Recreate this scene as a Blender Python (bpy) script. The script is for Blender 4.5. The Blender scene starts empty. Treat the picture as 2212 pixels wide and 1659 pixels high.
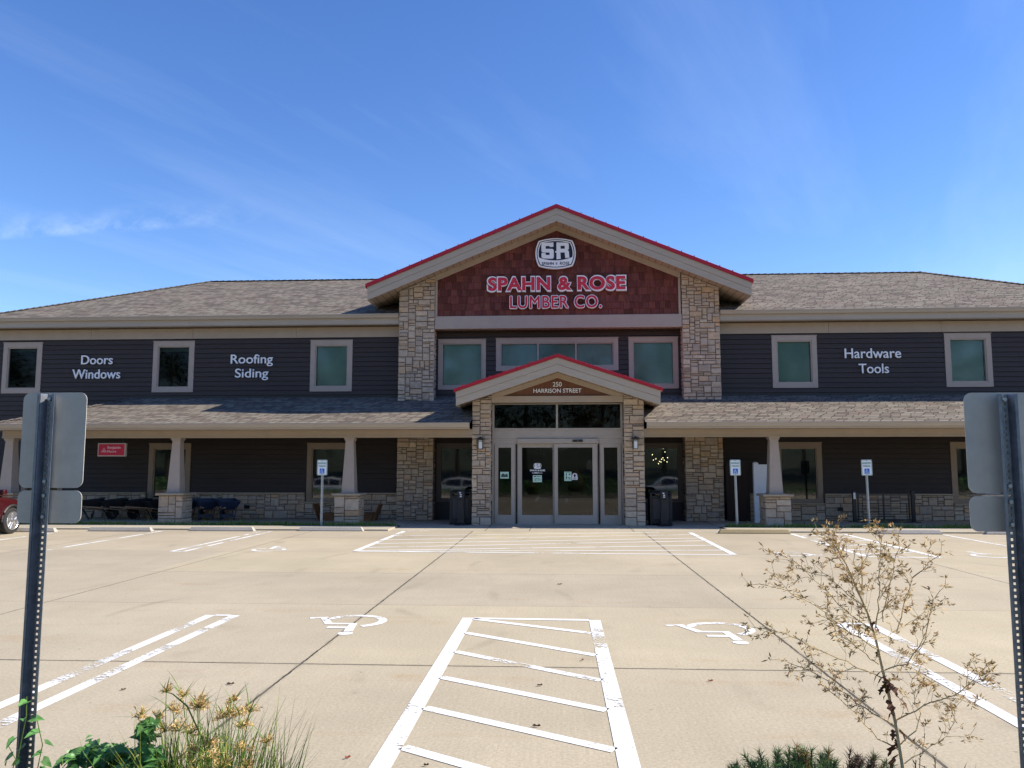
import bpy, bmesh, math, random
from mathutils import Vector, Matrix, noise as mnoise
R = math.radians
sc = bpy.context.scene
COL = sc.collection

# ------------------------------------------------------------------ camera
EYE = 1.82
cam = bpy.data.cameras.new('camera')
cam.sensor_width = 36.0
cam.lens = 1740.0 / 2212.0 * 36.0
cam.clip_start = 0.05
cam.clip_end = 3000
camo = bpy.data.objects.new('camera', cam)
camo.location = (0, 0, EYE)
camo.rotation_euler = (R(90 + 5.792), 0, R(3.24))
COL.objects.link(camo)
sc.camera = camo

# ------------------------------------------------------------------ light
SUN_DIR = Vector((1.22, 0.12, 1.0)).normalized()          # towards the sun
SUN_EL = math.asin(SUN_DIR.z)
SUN_AZ = math.atan2(SUN_DIR.x, SUN_DIR.y)                 # clockwise from +Y
sun = bpy.data.lights.new('sun', 'SUN')
sun.energy = 5.0
sun.angle = R(0.53)
sun.color = (1.0, 0.91, 0.77)
suno = bpy.data.objects.new('sun', sun)
suno.rotation_euler = SUN_DIR.to_track_quat('Z', 'Y').to_euler()
suno.location = (30, 3, 25)
COL.objects.link(suno)

sc.view_settings.view_transform = 'Standard'
sc.view_settings.look = 'None'
sc.view_settings.exposure = 0.68
sc.view_settings.gamma = 1.0

world = bpy.data.worlds.new('World')
sc.world = world
world.use_nodes = True


def lin(h):
    def f(c):
        c /= 255.0
        return c / 12.92 if c <= 0.04045 else ((c + 0.055) / 1.055) ** 2.4
    return (f(h[0]), f(h[1]), f(h[2]))


class NT:
    """tiny helper around a node tree"""
    def __init__(self, nt):
        self.nt = nt

    def n(self, typ, ins=None, **props):
        nd = self.nt.nodes.new(typ)
        for k, v in props.items():
            setattr(nd, k, v)
        for k, v in (ins or {}).items():
            s = nd.inputs[k]
            if hasattr(v, 'is_linked') or isinstance(v, bpy.types.NodeSocket):
                self.nt.links.new(v, s)
            else:
                if isinstance(v, (tuple, list)) and len(v) == 3 and s.type == 'RGBA':
                    v = (*v, 1)
                s.default_value = v
        return nd

    def math(self, op, a, b=0.0, c=None, clamp=False):
        ins = {0: a, 1: b}
        if c is not None:
            ins[2] = c
        return self.n('ShaderNodeMath', ins, operation=op, use_clamp=clamp).outputs[0]

    def mix(self, fac, a, b, blend='MIX'):
        nd = self.n('ShaderNodeMix', data_type='RGBA', blend_type=blend)
        for s, v in ((nd.inputs[0], fac), (nd.inputs[6], a), (nd.inputs[7], b)):
            if isinstance(v, bpy.types.NodeSocket):
                self.nt.links.new(v, s)
            else:
                s.default_value = (*v, 1) if isinstance(v, tuple) and len(v) == 3 else v
        return nd.outputs[2]

    def noise(self, vec, scale, detail=3, rough=0.55):
        return self.n('ShaderNodeTexNoise', {'Vector': vec, 'Scale': scale, 'Detail': detail, 'Roughness': rough}).outputs[0]

    def ramp(self, fac, stops):
        nd = self.n('ShaderNodeValToRGB', {0: fac})
        els = nd.color_ramp.elements
        while len(els) < len(stops):
            els.new(0.5)
        for e, (p, c) in zip(els, stops):
            e.position = p
            e.color = (*c, 1) if len(c) == 3 else c
        return nd.outputs[0]

    def maprange(self, v, a, b, c=0.0, d=1.0):
        return self.n('ShaderNodeMapRange', {0: v, 1: a, 2: b, 3: c, 4: d}).outputs[0]

    def mapping(self, vec, scale=(1, 1, 1), rot=(0, 0, 0), loc=(0, 0, 0)):
        return self.n('ShaderNodeMapping', {'Vector': vec, 'Scale': scale, 'Rotation': rot, 'Location': loc}).outputs[0]


# sky with thin cirrus, laid out in sky directions
w = NT(world.node_tree)
world.node_tree.nodes.clear()
sky = w.n('ShaderNodeTexSky', sky_type='NISHITA', sun_disc=False, sun_elevation=SUN_EL, sun_rotation=SUN_AZ,
          altitude=200, air_density=1.0, dust_density=0.08, ozone_density=3.5)
hsv = w.n('ShaderNodeHueSaturation', {'Color': sky.outputs[0], 'Hue': 0.512, 'Saturation': 1.20, 'Value': 1.08})
gen = w.n('ShaderNodeTexCoord').outputs['Generated']
sep = w.n('ShaderNodeSeparateXYZ', {0: gen})
zz = w.math('MAXIMUM', sep.outputs[2], 0.06)
px = w.math('DIVIDE', sep.outputs[0], zz)
py = w.math('DIVIDE', sep.outputs[1], zz)
plane = w.n('ShaderNodeCombineXYZ', {0: px, 1: py, 2: 0.0}).outputs[0]
m0 = w.mapping(plane, (1, 1, 1), (0, 0, R(-66)))
m1 = w.mapping(m0, (0.16, 0.85, 1), (0, 0, 0), (0.4, 0.1, 0))
warp = w.n('ShaderNodeTexNoise', {'Vector': m1, 'Scale': 0.9, 'Detail': 2}).outputs[1]
m1w = w.mix(0.35, m1, warp, 'ADD')
c1 = w.noise(m1w, 1.1, 7, 0.6)
c1 = w.maprange(c1, 0.50, 0.88, 0.0, 0.18)
# a fibrous contrail low on the left
ang = w.math('DIVIDE', sep.outputs[0], w.math('MAXIMUM', sep.outputs[1], 0.05))
el = w.math('DIVIDE', sep.outputs[2], w.math('MAXIMUM', sep.outputs[1], 0.05))
base = w.math('MULTIPLY_ADD', ang, 0.045, 0.3325)
dl = w.math('SUBTRACT', el, base)
band = w.math('MULTIPLY', w.maprange(dl, -0.004, 0.004), w.maprange(dl, 0.038, 0.0))
band = w.math('MULTIPLY', band, w.math('MULTIPLY', w.maprange(ang, -0.33, -0.55), w.maprange(ang, -0.9, -0.7, 0.6, 1)))
fib = w.noise(w.mapping(w.n('ShaderNodeCombineXYZ', {0: ang, 1: el, 2: 0.0}).outputs[0], (24, 34, 1), (0, 0, R(-35))), 1.0, 5, 0.65)
band = w.math('MULTIPLY', band, w.maprange(fib, 0.40, 0.72, 0.0, 0.22))
fac = w.math('ADD', c1, band, clamp=True)
cloudy = w.mix(fac, hsv.outputs[0], (6.2, 6.9, 7.8))
bg = w.n('ShaderNodeBackground', {'Color': cloudy, 'Strength': 0.122})
out = w.n('ShaderNodeOutputWorld', {'Surface': bg.outputs[0]})

# ------------------------------------------------------------------ mesh builder
WLOC = {}


class MB:
    def __init__(self, T=None):
        self.v, self.f, self.c, self.uv = [], [], [], []
        self.T = T

    def face(self, pts, col=None, uv=None):
        i = len(self.v)
        for p in pts:
            p = Vector(p)
            self.v.append(self.T @ p if self.T else p)
        self.f.append(tuple(range(i, i + len(pts))))
        self.c.append(col or (1, 1, 1))
        self.uv.append(uv)

    def box(self, x0, x1, y0, y1, z0, z1, col=None):
        a = [(x, y, z) for z in (z0, z1) for y in (y0, y1) for x in (x0, x1)]
        for q in ((0, 2, 3, 1), (4, 5, 7, 6), (0, 1, 5, 4), (2, 6, 7, 3), (0, 4, 6, 2), (1, 3, 7, 5)):
            self.face([a[k] for k in q], col)

    def hexa(self, lo, hi, col=None):
        """two quads (same winding) joined into a solid"""
        n = len(lo)
        self.face(list(reversed(lo)), col)
        self.face(hi, col)
        for k in range(n):
            j = (k + 1) % n
            self.face([lo[k], lo[j], hi[j], hi[k]], col)

    def prism_y(self, poly, y0, y1, col=None):
        """polygon of (x,z), counter-clockwise seen from -Y, extruded along Y"""
        a = [(x, y0, z) for x, z in poly]
        b = [(x, y1, z) for x, z in poly]
        self.face(a, col)
        self.face(list(reversed(b)), col)
        n = len(poly)
        for k in range(n):
            j = (k + 1) % n
            self.face([a[k], b[k], b[j], a[j]], col)

    def prism_x(self, poly, x0, x1, col=None):
        """polygon of (y,z), extruded along X"""
        a = [(x0, y, z) for y, z in poly]
        b = [(x1, y, z) for y, z in poly]
        self.face(list(reversed(a)), col)
        self.face(b, col)
        n = len(poly)
        for k in range(n):
            j = (k + 1) % n
            self.face([a[k], a[j], b[j], b[k]], col)

    def prism_z(self, poly, z0, z1, col=None):
        a = [(x, y, z0) for x, y in poly]
        b = [(x, y, z1) for x, y in poly]
        self.face(list(reversed(a)), col)
        self.face(b, col)
        n = len(poly)
        for k in range(n):
            j = (k + 1) % n
            self.face([a[k], a[j], b[j], b[k]], col)

    def tube(self, pts, rad, n=6, col=None, caps=True):
        pts = [Vector(p) for p in pts]
        rings = []
        for i, p in enumerate(pts):
            d = (pts[min(i + 1, len(pts) - 1)] - pts[max(i - 1, 0)]).normalized()
            up = Vector((0, 0, 1)) if abs(d.z) < 0.9 else Vector((0, 1, 0))
            a = d.cross(up).normalized()
            b = a.cross(d)
            r = rad[i] if isinstance(rad, (list, tuple)) else rad
            rings.append([p + (a * math.cos(2 * math.pi * k / n) + b * math.sin(2 * math.pi * k / n)) * r for k in range(n)])
        for i in range(len(pts) - 1):
            for k in range(n):
                j = (k + 1) % n
                self.face([rings[i][k], rings[i + 1][k], rings[i + 1][j], rings[i][j]], col)
        if caps:
            self.face(rings[0], col)
            self.face(list(reversed(rings[-1])), col)

    def disc(self, c, r, axis, h, n=24, col=None, r2=None):
        """cylinder (or cone frustum) from c along axis for h"""
        c = Vector(c)
        ax = Vector(axis).normalized()
        r2 = r if r2 is None else r2
        up = Vector((0, 0, 1)) if abs(ax.z) < 0.9 else Vector((1, 0, 0))
        a = ax.cross(up).normalized()
        b = ax.cross(a)
        lo = [c + (a * math.cos(2 * math.pi * k / n) + b * math.sin(2 * math.pi * k / n)) * r for k in range(n)]
        hi = [c + ax * h + (a * math.cos(2 * math.pi * k / n) + b * math.sin(2 * math.pi * k / n)) * r2 for k in range(n)]
        self.hexa(lo, hi, col)

    def build(self, name, mat, parent=None, world=True, smooth=False, bevel=0.0, merge=False):
        off = WLOC.get(parent.name, Vector()) if (parent and world) else Vector()
        me = bpy.data.meshes.new(name)
        me.from_pydata([v - off for v in self.v], [], self.f)
        ca = me.color_attributes.new('col', 'FLOAT_COLOR', 'CORNER')
        k = 0
        flat = []
        for f, c in zip(self.f, self.c):
            for _ in f:
                flat += [c[0], c[1], c[2], 1.0]
        ca.data.foreach_set('color', flat)
        if any(u is not None for u in self.uv):
            ul = me.uv_layers.new(name='UVMap')
            flat = []
            for f, u in zip(self.f, self.uv):
                if u is None:
                    flat += [0.0, 0.0] * len(f)
                else:
                    for q in u:
                        flat += [q[0], q[1]]
            ul.data.foreach_set('uv', flat)
        if merge:
            bm = bmesh.new()
            bm.from_mesh(me)
            bmesh.ops.remove_doubles(bm, verts=bm.verts, dist=1e-5)
            bmesh.ops.recalc_face_normals(bm, faces=bm.faces)
            bm.to_mesh(me)
            bm.free()
        if smooth:
            me.polygons.foreach_set('use_smooth', [True] * len(me.polygons))
        me.materials.append(mat)
        o = bpy.data.objects.new(name, me)
        COL.objects.link(o)
        if parent:
            o.parent = parent
            WLOC[o.name] = WLOC.get(parent.name, Vector())
        if bevel:
            b = o.modifiers.new('bevel', 'BEVEL')
            b.width = bevel
            b.segments = 2
            b.limit_method = 'ANGLE'
            w_ = o.modifiers.new('weld', 'WELD')
            w_.merge_threshold = 1e-5
            o.modifiers.move(1, 0)
        return o


def thing(name, loc, label, cat, group=None, rz=0.0):
    o = bpy.data.objects.new(name, None)
    o.empty_display_size = 0.2
    o.location = loc
    o.rotation_euler = (0, 0, rz)
    COL.objects.link(o)
    WLOC[o.name] = Vector(loc)
    return tag(o, label, cat, group)


def tag(o, label, cat, group=None, kind=None):
    o['label'] = label
    o['category'] = cat
    if group:
        o['group'] = group
    if kind:
        o['kind'] = kind
    return o


def structure(o):
    o['kind'] = 'structure'
    return o


def kids(o):
    return [c for c in bpy.data.objects if c.parent == o]


def dup(o, parent=None):
    c = o.copy()
    COL.objects.link(c)
    if parent:
        c.parent = parent
    for k in kids(o):
        dup(k, c)
    return c


# ------------------------------------------------------------------ materials
def new_mat(name):
    m = bpy.data.materials.new(name)
    m.use_nodes = True
    m.node_tree.nodes.clear()
    t = NT(m.node_tree)
    o = t.n('ShaderNodeOutputMaterial')
    return m, t, o


def finish(t, o, bsdf):
    t.nt.links.new(bsdf, o.inputs[0])


def simple(name, col, rough=0.6, var=0.12, scale=6.0, metal=0.0, bump=0.0, bscale=60.0, attr=False, spec=0.4, coat=0.0, streak=None):
    m, t, o = new_mat(name)
    oc = t.n('ShaderNodeTexCoord').outputs['Object']
    n1 = t.noise(t.mapping(oc, streak) if streak else oc, scale, 5, 0.6)
    lo = tuple(c * (1 - var) for c in col)
    hi = tuple(min(c * (1 + var), 1) for c in col)
    base = t.ramp(n1, [(0.3, lo), (0.7, hi)])
    if attr:
        a = t.n('ShaderNodeAttribute', attribute_name='col').outputs[0]
        base = t.mix(1.0, base, a, 'MULTIPLY')
    ins = {'Base Color': base, 'Roughness': rough, 'Metallic': metal, 'Specular IOR Level': spec, 'Coat Weight': coat}
    if bump:
        bn = t.noise(oc, bscale, 4, 0.6)
        ins['Normal'] = t.n('ShaderNodeBump', {'Height': bn, 'Strength': bump, 'Distance': 0.01}).outputs[0]
    b = t.n('ShaderNodeBsdfPrincipled', ins)
    finish(t, o, b.outputs[0])
    return m


def concrete_mat(name, base, joints=True, grain=1.0):
    m, t, o = new_mat(name)
    oc = t.n('ShaderNodeTexCoord').outputs['Object']
    s = t.n('ShaderNodeSeparateXYZ', {0: oc})
    X, Y = s.outputs[0], s.outputs[1]
    big = t.noise(oc, 0.35, 5, 0.6)
    mid = t.noise(oc, 2.3, 5, 0.65)
    streak = t.noise(t.mapping(oc, (0.22, 2.2, 1)), 1.0, 5, 0.6)
    fine = t.noise(oc, 42.0, 4, 0.75)
    grit = t.n('ShaderNodeTexVoronoi', {'Vector': oc, 'Scale': 42.0}).outputs[0]
    broom = t.noise(t.mapping(oc, (85, 1.2, 1)), 1.0, 2, 0.5)
    d = tuple(c * 0.87 for c in base)
    h = tuple(c * 1.08 for c in base)
    col = t.ramp(big, [(0.32, d), (0.66, h)])
    col = t.mix(t.maprange(mid, 0.35, 0.7, 0, 0.35), col, tuple(c * 0.86 for c in base))
    # long rusty drifts across the lot
    rust = t.math('MULTIPLY', t.maprange(streak, 0.56, 0.74, 0, 0.55), t.maprange(mid, 0.42, 0.62))
    col = t.mix(rust, col, (base[0] * 0.86, base[1] * 0.66, base[2] * 0.46))
    # faint tyre-darkened drift along the bays
    tyre = t.noise(t.mapping(oc, (1.1, 0.12, 1)), 1.0, 4, 0.55)
    col = t.mix(t.maprange(tyre, 0.52, 0.75, 0, 0.18), col, tuple(c * 0.72 for c in base))
    g = t.maprange(fine, 0.28, 0.72, 0.76, 1.20)
    col = t.mix(1.0, col, t.n('ShaderNodeCombineColor', {0: g, 1: g, 2: g}).outputs[0], 'MULTIPLY')
    g2 = t.maprange(broom, 0.3, 0.7, 0.965, 1.03)
    col = t.mix(1.0, col, t.n('ShaderNodeCombineColor', {0: g2, 1: g2, 2: g2}).outputs[0], 'MULTIPLY')
    pit = t.maprange(grit, 0.10, 0.04, 0, 0.35)
    col = t.mix(pit, col, tuple(c * 0.5 for c in base))
    spot = t.n('ShaderNodeTexVoronoi', {'Vector': oc, 'Scale': 3.1}).outputs[0]
    col = t.mix(t.maprange(spot, 0.055, 0.035, 0, 0.55), col, tuple(c * 0.42 for c in base))
    if joints:
        cx = t.math('FLOOR', t.math('DIVIDE', t.math('ADD', X, 2.38), 4.72))
        cy = t.math('FLOOR', t.math('DIVIDE', t.math('SUBTRACT', Y, 7.54), 3.19))
        sl = t.n('ShaderNodeTexWhiteNoise', {'Vector': t.n('ShaderNodeCombineXYZ', {0: cx, 1: cy, 2: 0.0}).outputs[0]}, noise_dimensions='2D').outputs[0]
        gs = t.maprange(sl, 0, 1, 0.93, 1.05)
        col = t.mix(1.0, col, t.n('ShaderNodeCombineColor', {0: gs, 1: gs, 2: t.math('MULTIPLY', gs, t.maprange(sl, 0, 1, 1.03, .96))}).outputs[0], 'MULTIPLY')
        # tyre scuffs curving out of the bays and old oil drips
        warp_ = t.math('MULTIPLY', t.noise(t.mapping(oc, (.12, .12, 1)), 1.0, 2, .5), 9.0)
        wv = t.n('ShaderNodeTexWave', {'Vector': t.n('ShaderNodeCombineXYZ', {0: t.math('ADD', X, warp_), 1: 0.0, 2: 0.0}).outputs[0], 'Scale': .22, 'Distortion': 0.6, 'Detail': 2.0}).outputs[1]
        scuff = t.math('MULTIPLY', t.maprange(wv, .93, 1.0), t.maprange(t.noise(oc, .8, 4, .65), .5, .72))
        col = t.mix(t.math('MULTIPLY', scuff, .38), col, tuple(c * 0.45 for c in base))
        drip = t.math('MULTIPLY', t.maprange(t.noise(oc, 1.35, 6, .7), .66, .74), .32)
        col = t.mix(drip, col, tuple(c * 0.5 for c in base))
    height = t.math('ADD', t.math('MULTIPLY', fine, 0.6), t.math('MULTIPLY', broom, 0.3))
    if joints:
        wob = t.math('MULTIPLY', t.math('SUBTRACT', t.noise(oc, 7.0, 3, 0.7), 0.5), 0.022)
        wid = t.noise(oc, 3.0, 3, 0.6)

        def line(coord, pos, half):
            dd = t.math('ABSOLUTE', t.math('ADD', t.math('SUBTRACT', coord, pos), wob))
            hw = t.math('MULTIPLY', t.maprange(wid, 0.3, 0.7, 0.75, 1.3), half)
            return t.math('LESS_THAN', dd, hw)

        def add(lst):
            r = lst[0]
            for q in lst[1:]:
                r = t.math('MAXIMUM', r, q)
            return r
        deep = add([line(X, -2.38, .011), line(X, 2.34, .012), line(Y, 7.54, .012), line(X, 6.98, .009), line(X, -6.86, .008), line(X, 11.7, .009), line(X, -11.6, .008)])
        thin = add([line(Y, 10.72, .008), line(Y, 13.82, .008), line(Y, 17.12, .010), line(Y, 20.4, .009), line(Y, 4.4, .01)])
        col = t.mix(t.math('MULTIPLY', thin, 0.55), col, (0.11, 0.075, 0.05))
        col = t.mix(t.math('MULTIPLY', deep, 0.93), col, (0.022, 0.02, 0.018))
        edge = add([line(X, -2.38, .035), line(X, 2.34, .035), line(Y, 7.54, .035)])
        col = t.mix(t.math('MULTIPLY', edge, t.maprange(mid, 0.4, 0.6, 0, 0.35)), col, tuple(c * 0.55 for c in base))
    bmp = t.n('ShaderNodeBump', {'Height': height, 'Strength': 0.35 * grain, 'Distance': 0.004}).outputs[0]
    b = t.n('ShaderNodeBsdfPrincipled', {'Base Color': col, 'Roughness': 0.86, 'Normal': bmp, 'Specular IOR Level': 0.3})
    finish(t, o, b.outputs[0])
    return m


def paint_mat(name, col, wear=0.5, rot=0.0):
    m, t, o = new_mat(name)
    oc = t.n('ShaderNodeTexCoord').outputs['Object']
    n1 = t.noise(t.mapping(oc, (14, 30, 14)), 1.0, 6, 0.75)
    n2 = t.noise(oc, 0.9, 3, 0.6)
    n3 = t.noise(oc, 46.0, 2, 0.6)
    thr = t.maprange(n2, 0.35, 0.68, wear - 0.22, wear + 0.16)
    hole = t.maprange(t.math('SUBTRACT', t.math('MULTIPLY_ADD', n3, 0.25, t.math('MULTIPLY', n1, 0.75)), thr), -0.03, 0.03)
    base = t.ramp(n3, [(0.3, tuple(c * 0.86 for c in col)), (0.7, col)])
    b = t.n('ShaderNodeBsdfPrincipled', {'Base Color': base, 'Roughness': 0.7, 'Specular IOR Level': 0.3})
    tr = t.n('ShaderNodeBsdfTransparent')
    mx = t.n('ShaderNodeMixShader', {0: hole, 1: tr.outputs[0], 2: b.outputs[0]})
    finish(t, o, mx.outputs[0])
    return m


def shingle_mat(name):
    m, t, o = new_mat(name)
    uv = t.n('ShaderNodeUVMap').outputs[0]
    s = t.n('ShaderNodeSeparateXYZ', {0: uv})
    U, V = s.outputs[0], s.outputs[1]
    vr = t.math('DIVIDE', V, 0.175)
    row = t.math('FLOOR', vr)
    fv = t.math('FRACT', vr)
    rr = t.n('ShaderNodeTexWhiteNoise', {'W': row}, noise_dimensions='1D').outputs[0]
    uu = t.math('ADD', t.math('DIVIDE', U, 0.33), t.math('MULTIPLY', rr, 3.0))
    # laminated tabs: slanted, uneven ends
    jit = t.math('MULTIPLY', t.noise(t.n('ShaderNodeCombineXYZ', {0: U, 1: row, 2: 0.0}).outputs[0], 2.2, 1, 0.5), 1.3)
    uu = t.math('ADD', t.math('ADD', uu, jit), t.math('MULTIPLY', fv, -0.35))
    cell = t.math('FLOOR', uu)
    fu = t.math('FRACT', uu)
    wn = t.n('ShaderNodeTexWhiteNoise', {'Vector': t.n('ShaderNodeCombineXYZ', {0: cell, 1: row, 2: 0.0}).outputs[0]}, noise_dimensions='2D').outputs[0]
    col = t.ramp(wn, [(0.0, (0.125, 0.102, 0.088)), (0.25, (0.175, 0.15, 0.125)), (0.55, (0.215, 0.19, 0.155)), (0.85, (0.25, 0.222, 0.182)), (1.0, (0.20, 0.15, 0.125))])
    big = t.noise(uv, 0.5, 3, 0.6)
    gb = t.maprange(big, 0.3, 0.7, 0.9, 1.08)
    col = t.mix(1.0, col, t.n('ShaderNodeCombineColor', {0: gb, 1: gb, 2: gb}).outputs[0], 'MULTIPLY')
    gr = t.maprange(t.noise(uv, 90.0, 2, 0.6), 0.3, 0.7, 0.85, 1.12)
    col = t.mix(1.0, col, t.n('ShaderNodeCombineColor', {0: gr, 1: gr, 2: gr}).outputs[0], 'MULTIPLY')
    seam_shadow = t.math('MAXIMUM', t.math('LESS_THAN', fv, 0.24), t.math('LESS_THAN', fu, 0.11))  # shadow lines of the courses painted dark, with the gaps between tabs
    lap = t.math('MULTIPLY', seam_shadow, t.maprange(t.noise(uv, 5.0, 2, 0.5), 0.3, 0.65, 0.6, 1.0))
    col = t.mix(lap, col, (0.035, 0.031, 0.03))
    hgt = t.math('MULTIPLY', t.math('SUBTRACT', 1.0, fv), t.math('SUBTRACT', 1.0, t.math('MULTIPLY', seam_shadow, 0.8)))
    bmp = t.n('ShaderNodeBump', {'Height': hgt, 'Strength': 0.6, 'Distance': 0.02}).outputs[0]
    b = t.n('ShaderNodeBsdfPrincipled', {'Base Color': col, 'Roughness': 0.95, 'Normal': bmp, 'Specular IOR Level': 0.15})
    finish(t, o, b.outputs[0])
    return m


def glass_mat(name, tint, refl=1.0, wave=0.0):
    m, t, o = new_mat(name)
    oc = t.n('ShaderNodeTexCoord').outputs['Object']
    fr = t.n('ShaderNodeFresnel', {'IOR': 1.65}).outputs[0]
    fac = t.math('MULTIPLY', fr, refl, clamp=True)
    nb = t.noise(oc, 0.9, 2, 0.5)
    bmp = t.n('ShaderNodeBump', {'Height': nb, 'Strength': wave, 'Distance': 0.02}).outputs[0]
    gl = t.n('ShaderNodeBsdfGlossy', {'Roughness': 0.06 if tint[0] > .45 else 0.03, 'Color': (0.95, 0.97, 0.96, 1), 'Normal': bmp})
    tr = t.n('ShaderNodeBsdfTransparent', {'Color': (*tint, 1)})
    mx = t.n('ShaderNodeMixShader', {0: fac, 1: tr.outputs[0], 2: gl.outputs[0]})
    finish(t, o, mx.outputs[0])
    return m


def emit_mat(name, col, strength):
    m, t, o = new_mat(name)
    e = t.n('ShaderNodeEmission', {'Color': (*col, 1), 'Strength': strength})
    finish(t, o, e.outputs[0])
    return m


def leaf_mat(name, col, var=0.3, rough=0.5, trans=0.25):
    m, t, o = new_mat(name)
    oc = t.n('ShaderNodeTexCoord').outputs['Object']
    a = t.n('ShaderNodeAttribute', attribute_name='col').outputs[0]
    n1 = t.noise(oc, 9.0, 3, 0.6)
    base = t.ramp(n1, [(0.3, tuple(c * (1 - var) for c in col)), (0.7, tuple(c * (1 + var) for c in col))])
    base = t.mix(1.0, base, a, 'MULTIPLY')
    b = t.n('ShaderNodeBsdfPrincipled', {'Base Color': base, 'Roughness': rough, 'Specular IOR Level': 0.35})
    tl = t.n('ShaderNodeBsdfTranslucent', {'Color': base})
    mx = t.n('ShaderNodeMixShader', {0: trans, 1: b.outputs[0], 2: tl.outputs[0]})
    finish(t, o, mx.outputs[0])
    return m


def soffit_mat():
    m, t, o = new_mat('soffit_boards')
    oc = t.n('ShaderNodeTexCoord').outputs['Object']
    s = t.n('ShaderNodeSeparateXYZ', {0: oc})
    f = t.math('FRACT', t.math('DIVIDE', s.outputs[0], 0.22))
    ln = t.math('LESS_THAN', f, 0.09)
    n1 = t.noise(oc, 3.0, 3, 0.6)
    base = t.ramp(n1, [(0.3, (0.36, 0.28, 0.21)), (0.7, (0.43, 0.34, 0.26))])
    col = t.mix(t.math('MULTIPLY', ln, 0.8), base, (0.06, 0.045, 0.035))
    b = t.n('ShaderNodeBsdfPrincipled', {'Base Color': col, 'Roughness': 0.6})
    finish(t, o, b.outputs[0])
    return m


M = {}
M['lot'] = concrete_mat('lot_concrete', (0.435, 0.375, 0.270))
M['walk'] = concrete_mat('walk_concrete', (0.425, 0.38, 0.296), joints=False)
M['stop'] = concrete_mat('wheel_stop_concrete', (0.43, 0.40, 0.355), joints=False)
M['stop_yellow'] = concrete_mat('wheel_stop_yellow', (0.46, 0.36, 0.20), joints=False)
M['paint'] = paint_mat('worn_white_paint', (0.80, 0.80, 0.78), 0.425)
M['paint_symbol'] = paint_mat('symbol_white_paint', (0.80, 0.80, 0.78), 0.40)
M['paint_old'] = paint_mat('old_white_paint', (0.76, 0.76, 0.74), 0.48)
M['soil'] = simple('soil', (0.09, 0.06, 0.04), 0.95, 0.4, 12, bump=0.6, bscale=40)
M['earth'] = simple('far_ground', (0.045, 0.055, 0.025), 0.95, 0.3, 0.2)
M['asphalt'] = simple('asphalt', (0.06, 0.06, 0.06), 0.9, 0.2, 3)
M['shingle'] = shingle_mat('shingles')
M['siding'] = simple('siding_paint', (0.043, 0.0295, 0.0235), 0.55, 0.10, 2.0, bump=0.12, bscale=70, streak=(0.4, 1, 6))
M['siding_low'] = simple('siding_brown_shaded', (0.031, 0.0215, 0.0185), 0.6, 0.12, 2.0, bump=0.12, bscale=70, streak=(0.4, 1, 6))  # brown porch siding, colour lowered further to carry the porch shade
M['trim'] = simple('taupe_trim', (0.41, 0.335, 0.28), 0.55, 0.05, 3.0, bump=0.05)
M['beam'] = simple('tan_beam', (0.40, 0.315, 0.235), 0.55, 0.06, 2.0, bump=0.05)
M['shaded_trim'] = simple('entry_shade_trim', (0.10, 0.078, 0.062), 0.6, 0.08, 3.0)  # trim colour darkened to carry the deep shade beside the entrance
M['low_trim'] = simple('porch_shade_trim', (0.27, 0.205, 0.15), 0.6, 0.06, 3.0)  # beam colour darkened to carry the shade under the porch
M['fascia'] = simple('fascia_paint', (0.42, 0.352, 0.275), 0.55, 0.06, 2.5, streak=(0.3, 1, 3))
M['frame'] = simple('door_frame_metal', (0.385, 0.33, 0.275), 0.45, 0.05, 4.0)
M['red'] = simple('red_roof_metal', (0.41, 0.005, 0.021), 0.38, 0.06, 3.0, spec=0.5)
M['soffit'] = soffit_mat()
M['dark_soffit'] = simple('porch_ceiling', (0.22, 0.175, 0.135), 0.7, 0.08, 3.0)  # ceiling colour darkened to deepen the porch shade; eave soffits share it
M['stone'] = simple('cut_stone', (0.485, 0.395, 0.305), 0.92, 0.17, 9.0, bump=0.8, bscale=26, attr=True, spec=0.2)
M['mortar'] = simple('mortar', (0.17, 0.135, 0.10), 0.95, 0.15, 10, bump=0.4, bscale=50)
M['cap'] = simple('cast_stone', (0.40, 0.32, 0.225), 0.85, 0.12, 8, bump=0.3, bscale=50)
M['shake'] = simple('cedar_shakes', (0.155, 0.05, 0.041), 0.85, 0.3, 5.0, bump=0.4, bscale=40, attr=True, streak=(6, 6, 0.7), spec=0.2)
M['woodpanel'] = simple('brown_panel', (0.16, 0.065, 0.034), 0.7, 0.25, 3.0, streak=(10, 10, 0.6))
M['glass_blind'] = glass_mat('tinted_glass', (0.62, 0.80, 0.75), 1.25, 0.03)
M['glass_dark'] = glass_mat('clear_dark_glass', (0.22, 0.27, 0.25), .25, 0.06)
M['glass_low'] = glass_mat('porch_glass', (0.30, 0.36, 0.34), 1.7, 0.06)
M['glass_door'] = glass_mat('door_glass', (0.38, 0.42, 0.40), .9, 0.10)
M['blind'] = simple('window_blind', (0.34, 0.42, 0.40), 0.8, 0.10, 1.2)
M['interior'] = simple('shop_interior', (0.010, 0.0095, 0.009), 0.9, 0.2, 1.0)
M['tube'] = emit_mat('fluorescent_tube', (1.0, 0.95, 0.82), 1.1)
M['bulb'] = emit_mat('lamp_bulb', (1.0, 0.78, 0.40), 5.0)
M['white'] = simple('white_letters', (0.88, 0.88, 0.90), 0.45, 0.03, 3)
M['signred'] = simple('red_letter_face', (0.62, 0.028, 0.055), 0.4, 0.06, 4)
M['black'] = simple('black_plastic', (0.018, 0.018, 0.019), 0.5, 0.25, 8, bump=0.15, bscale=90)
M['blackmetal'] = simple('black_metal', (0.014, 0.014, 0.015), 0.4, 0.2, 8, spec=0.5)
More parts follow.
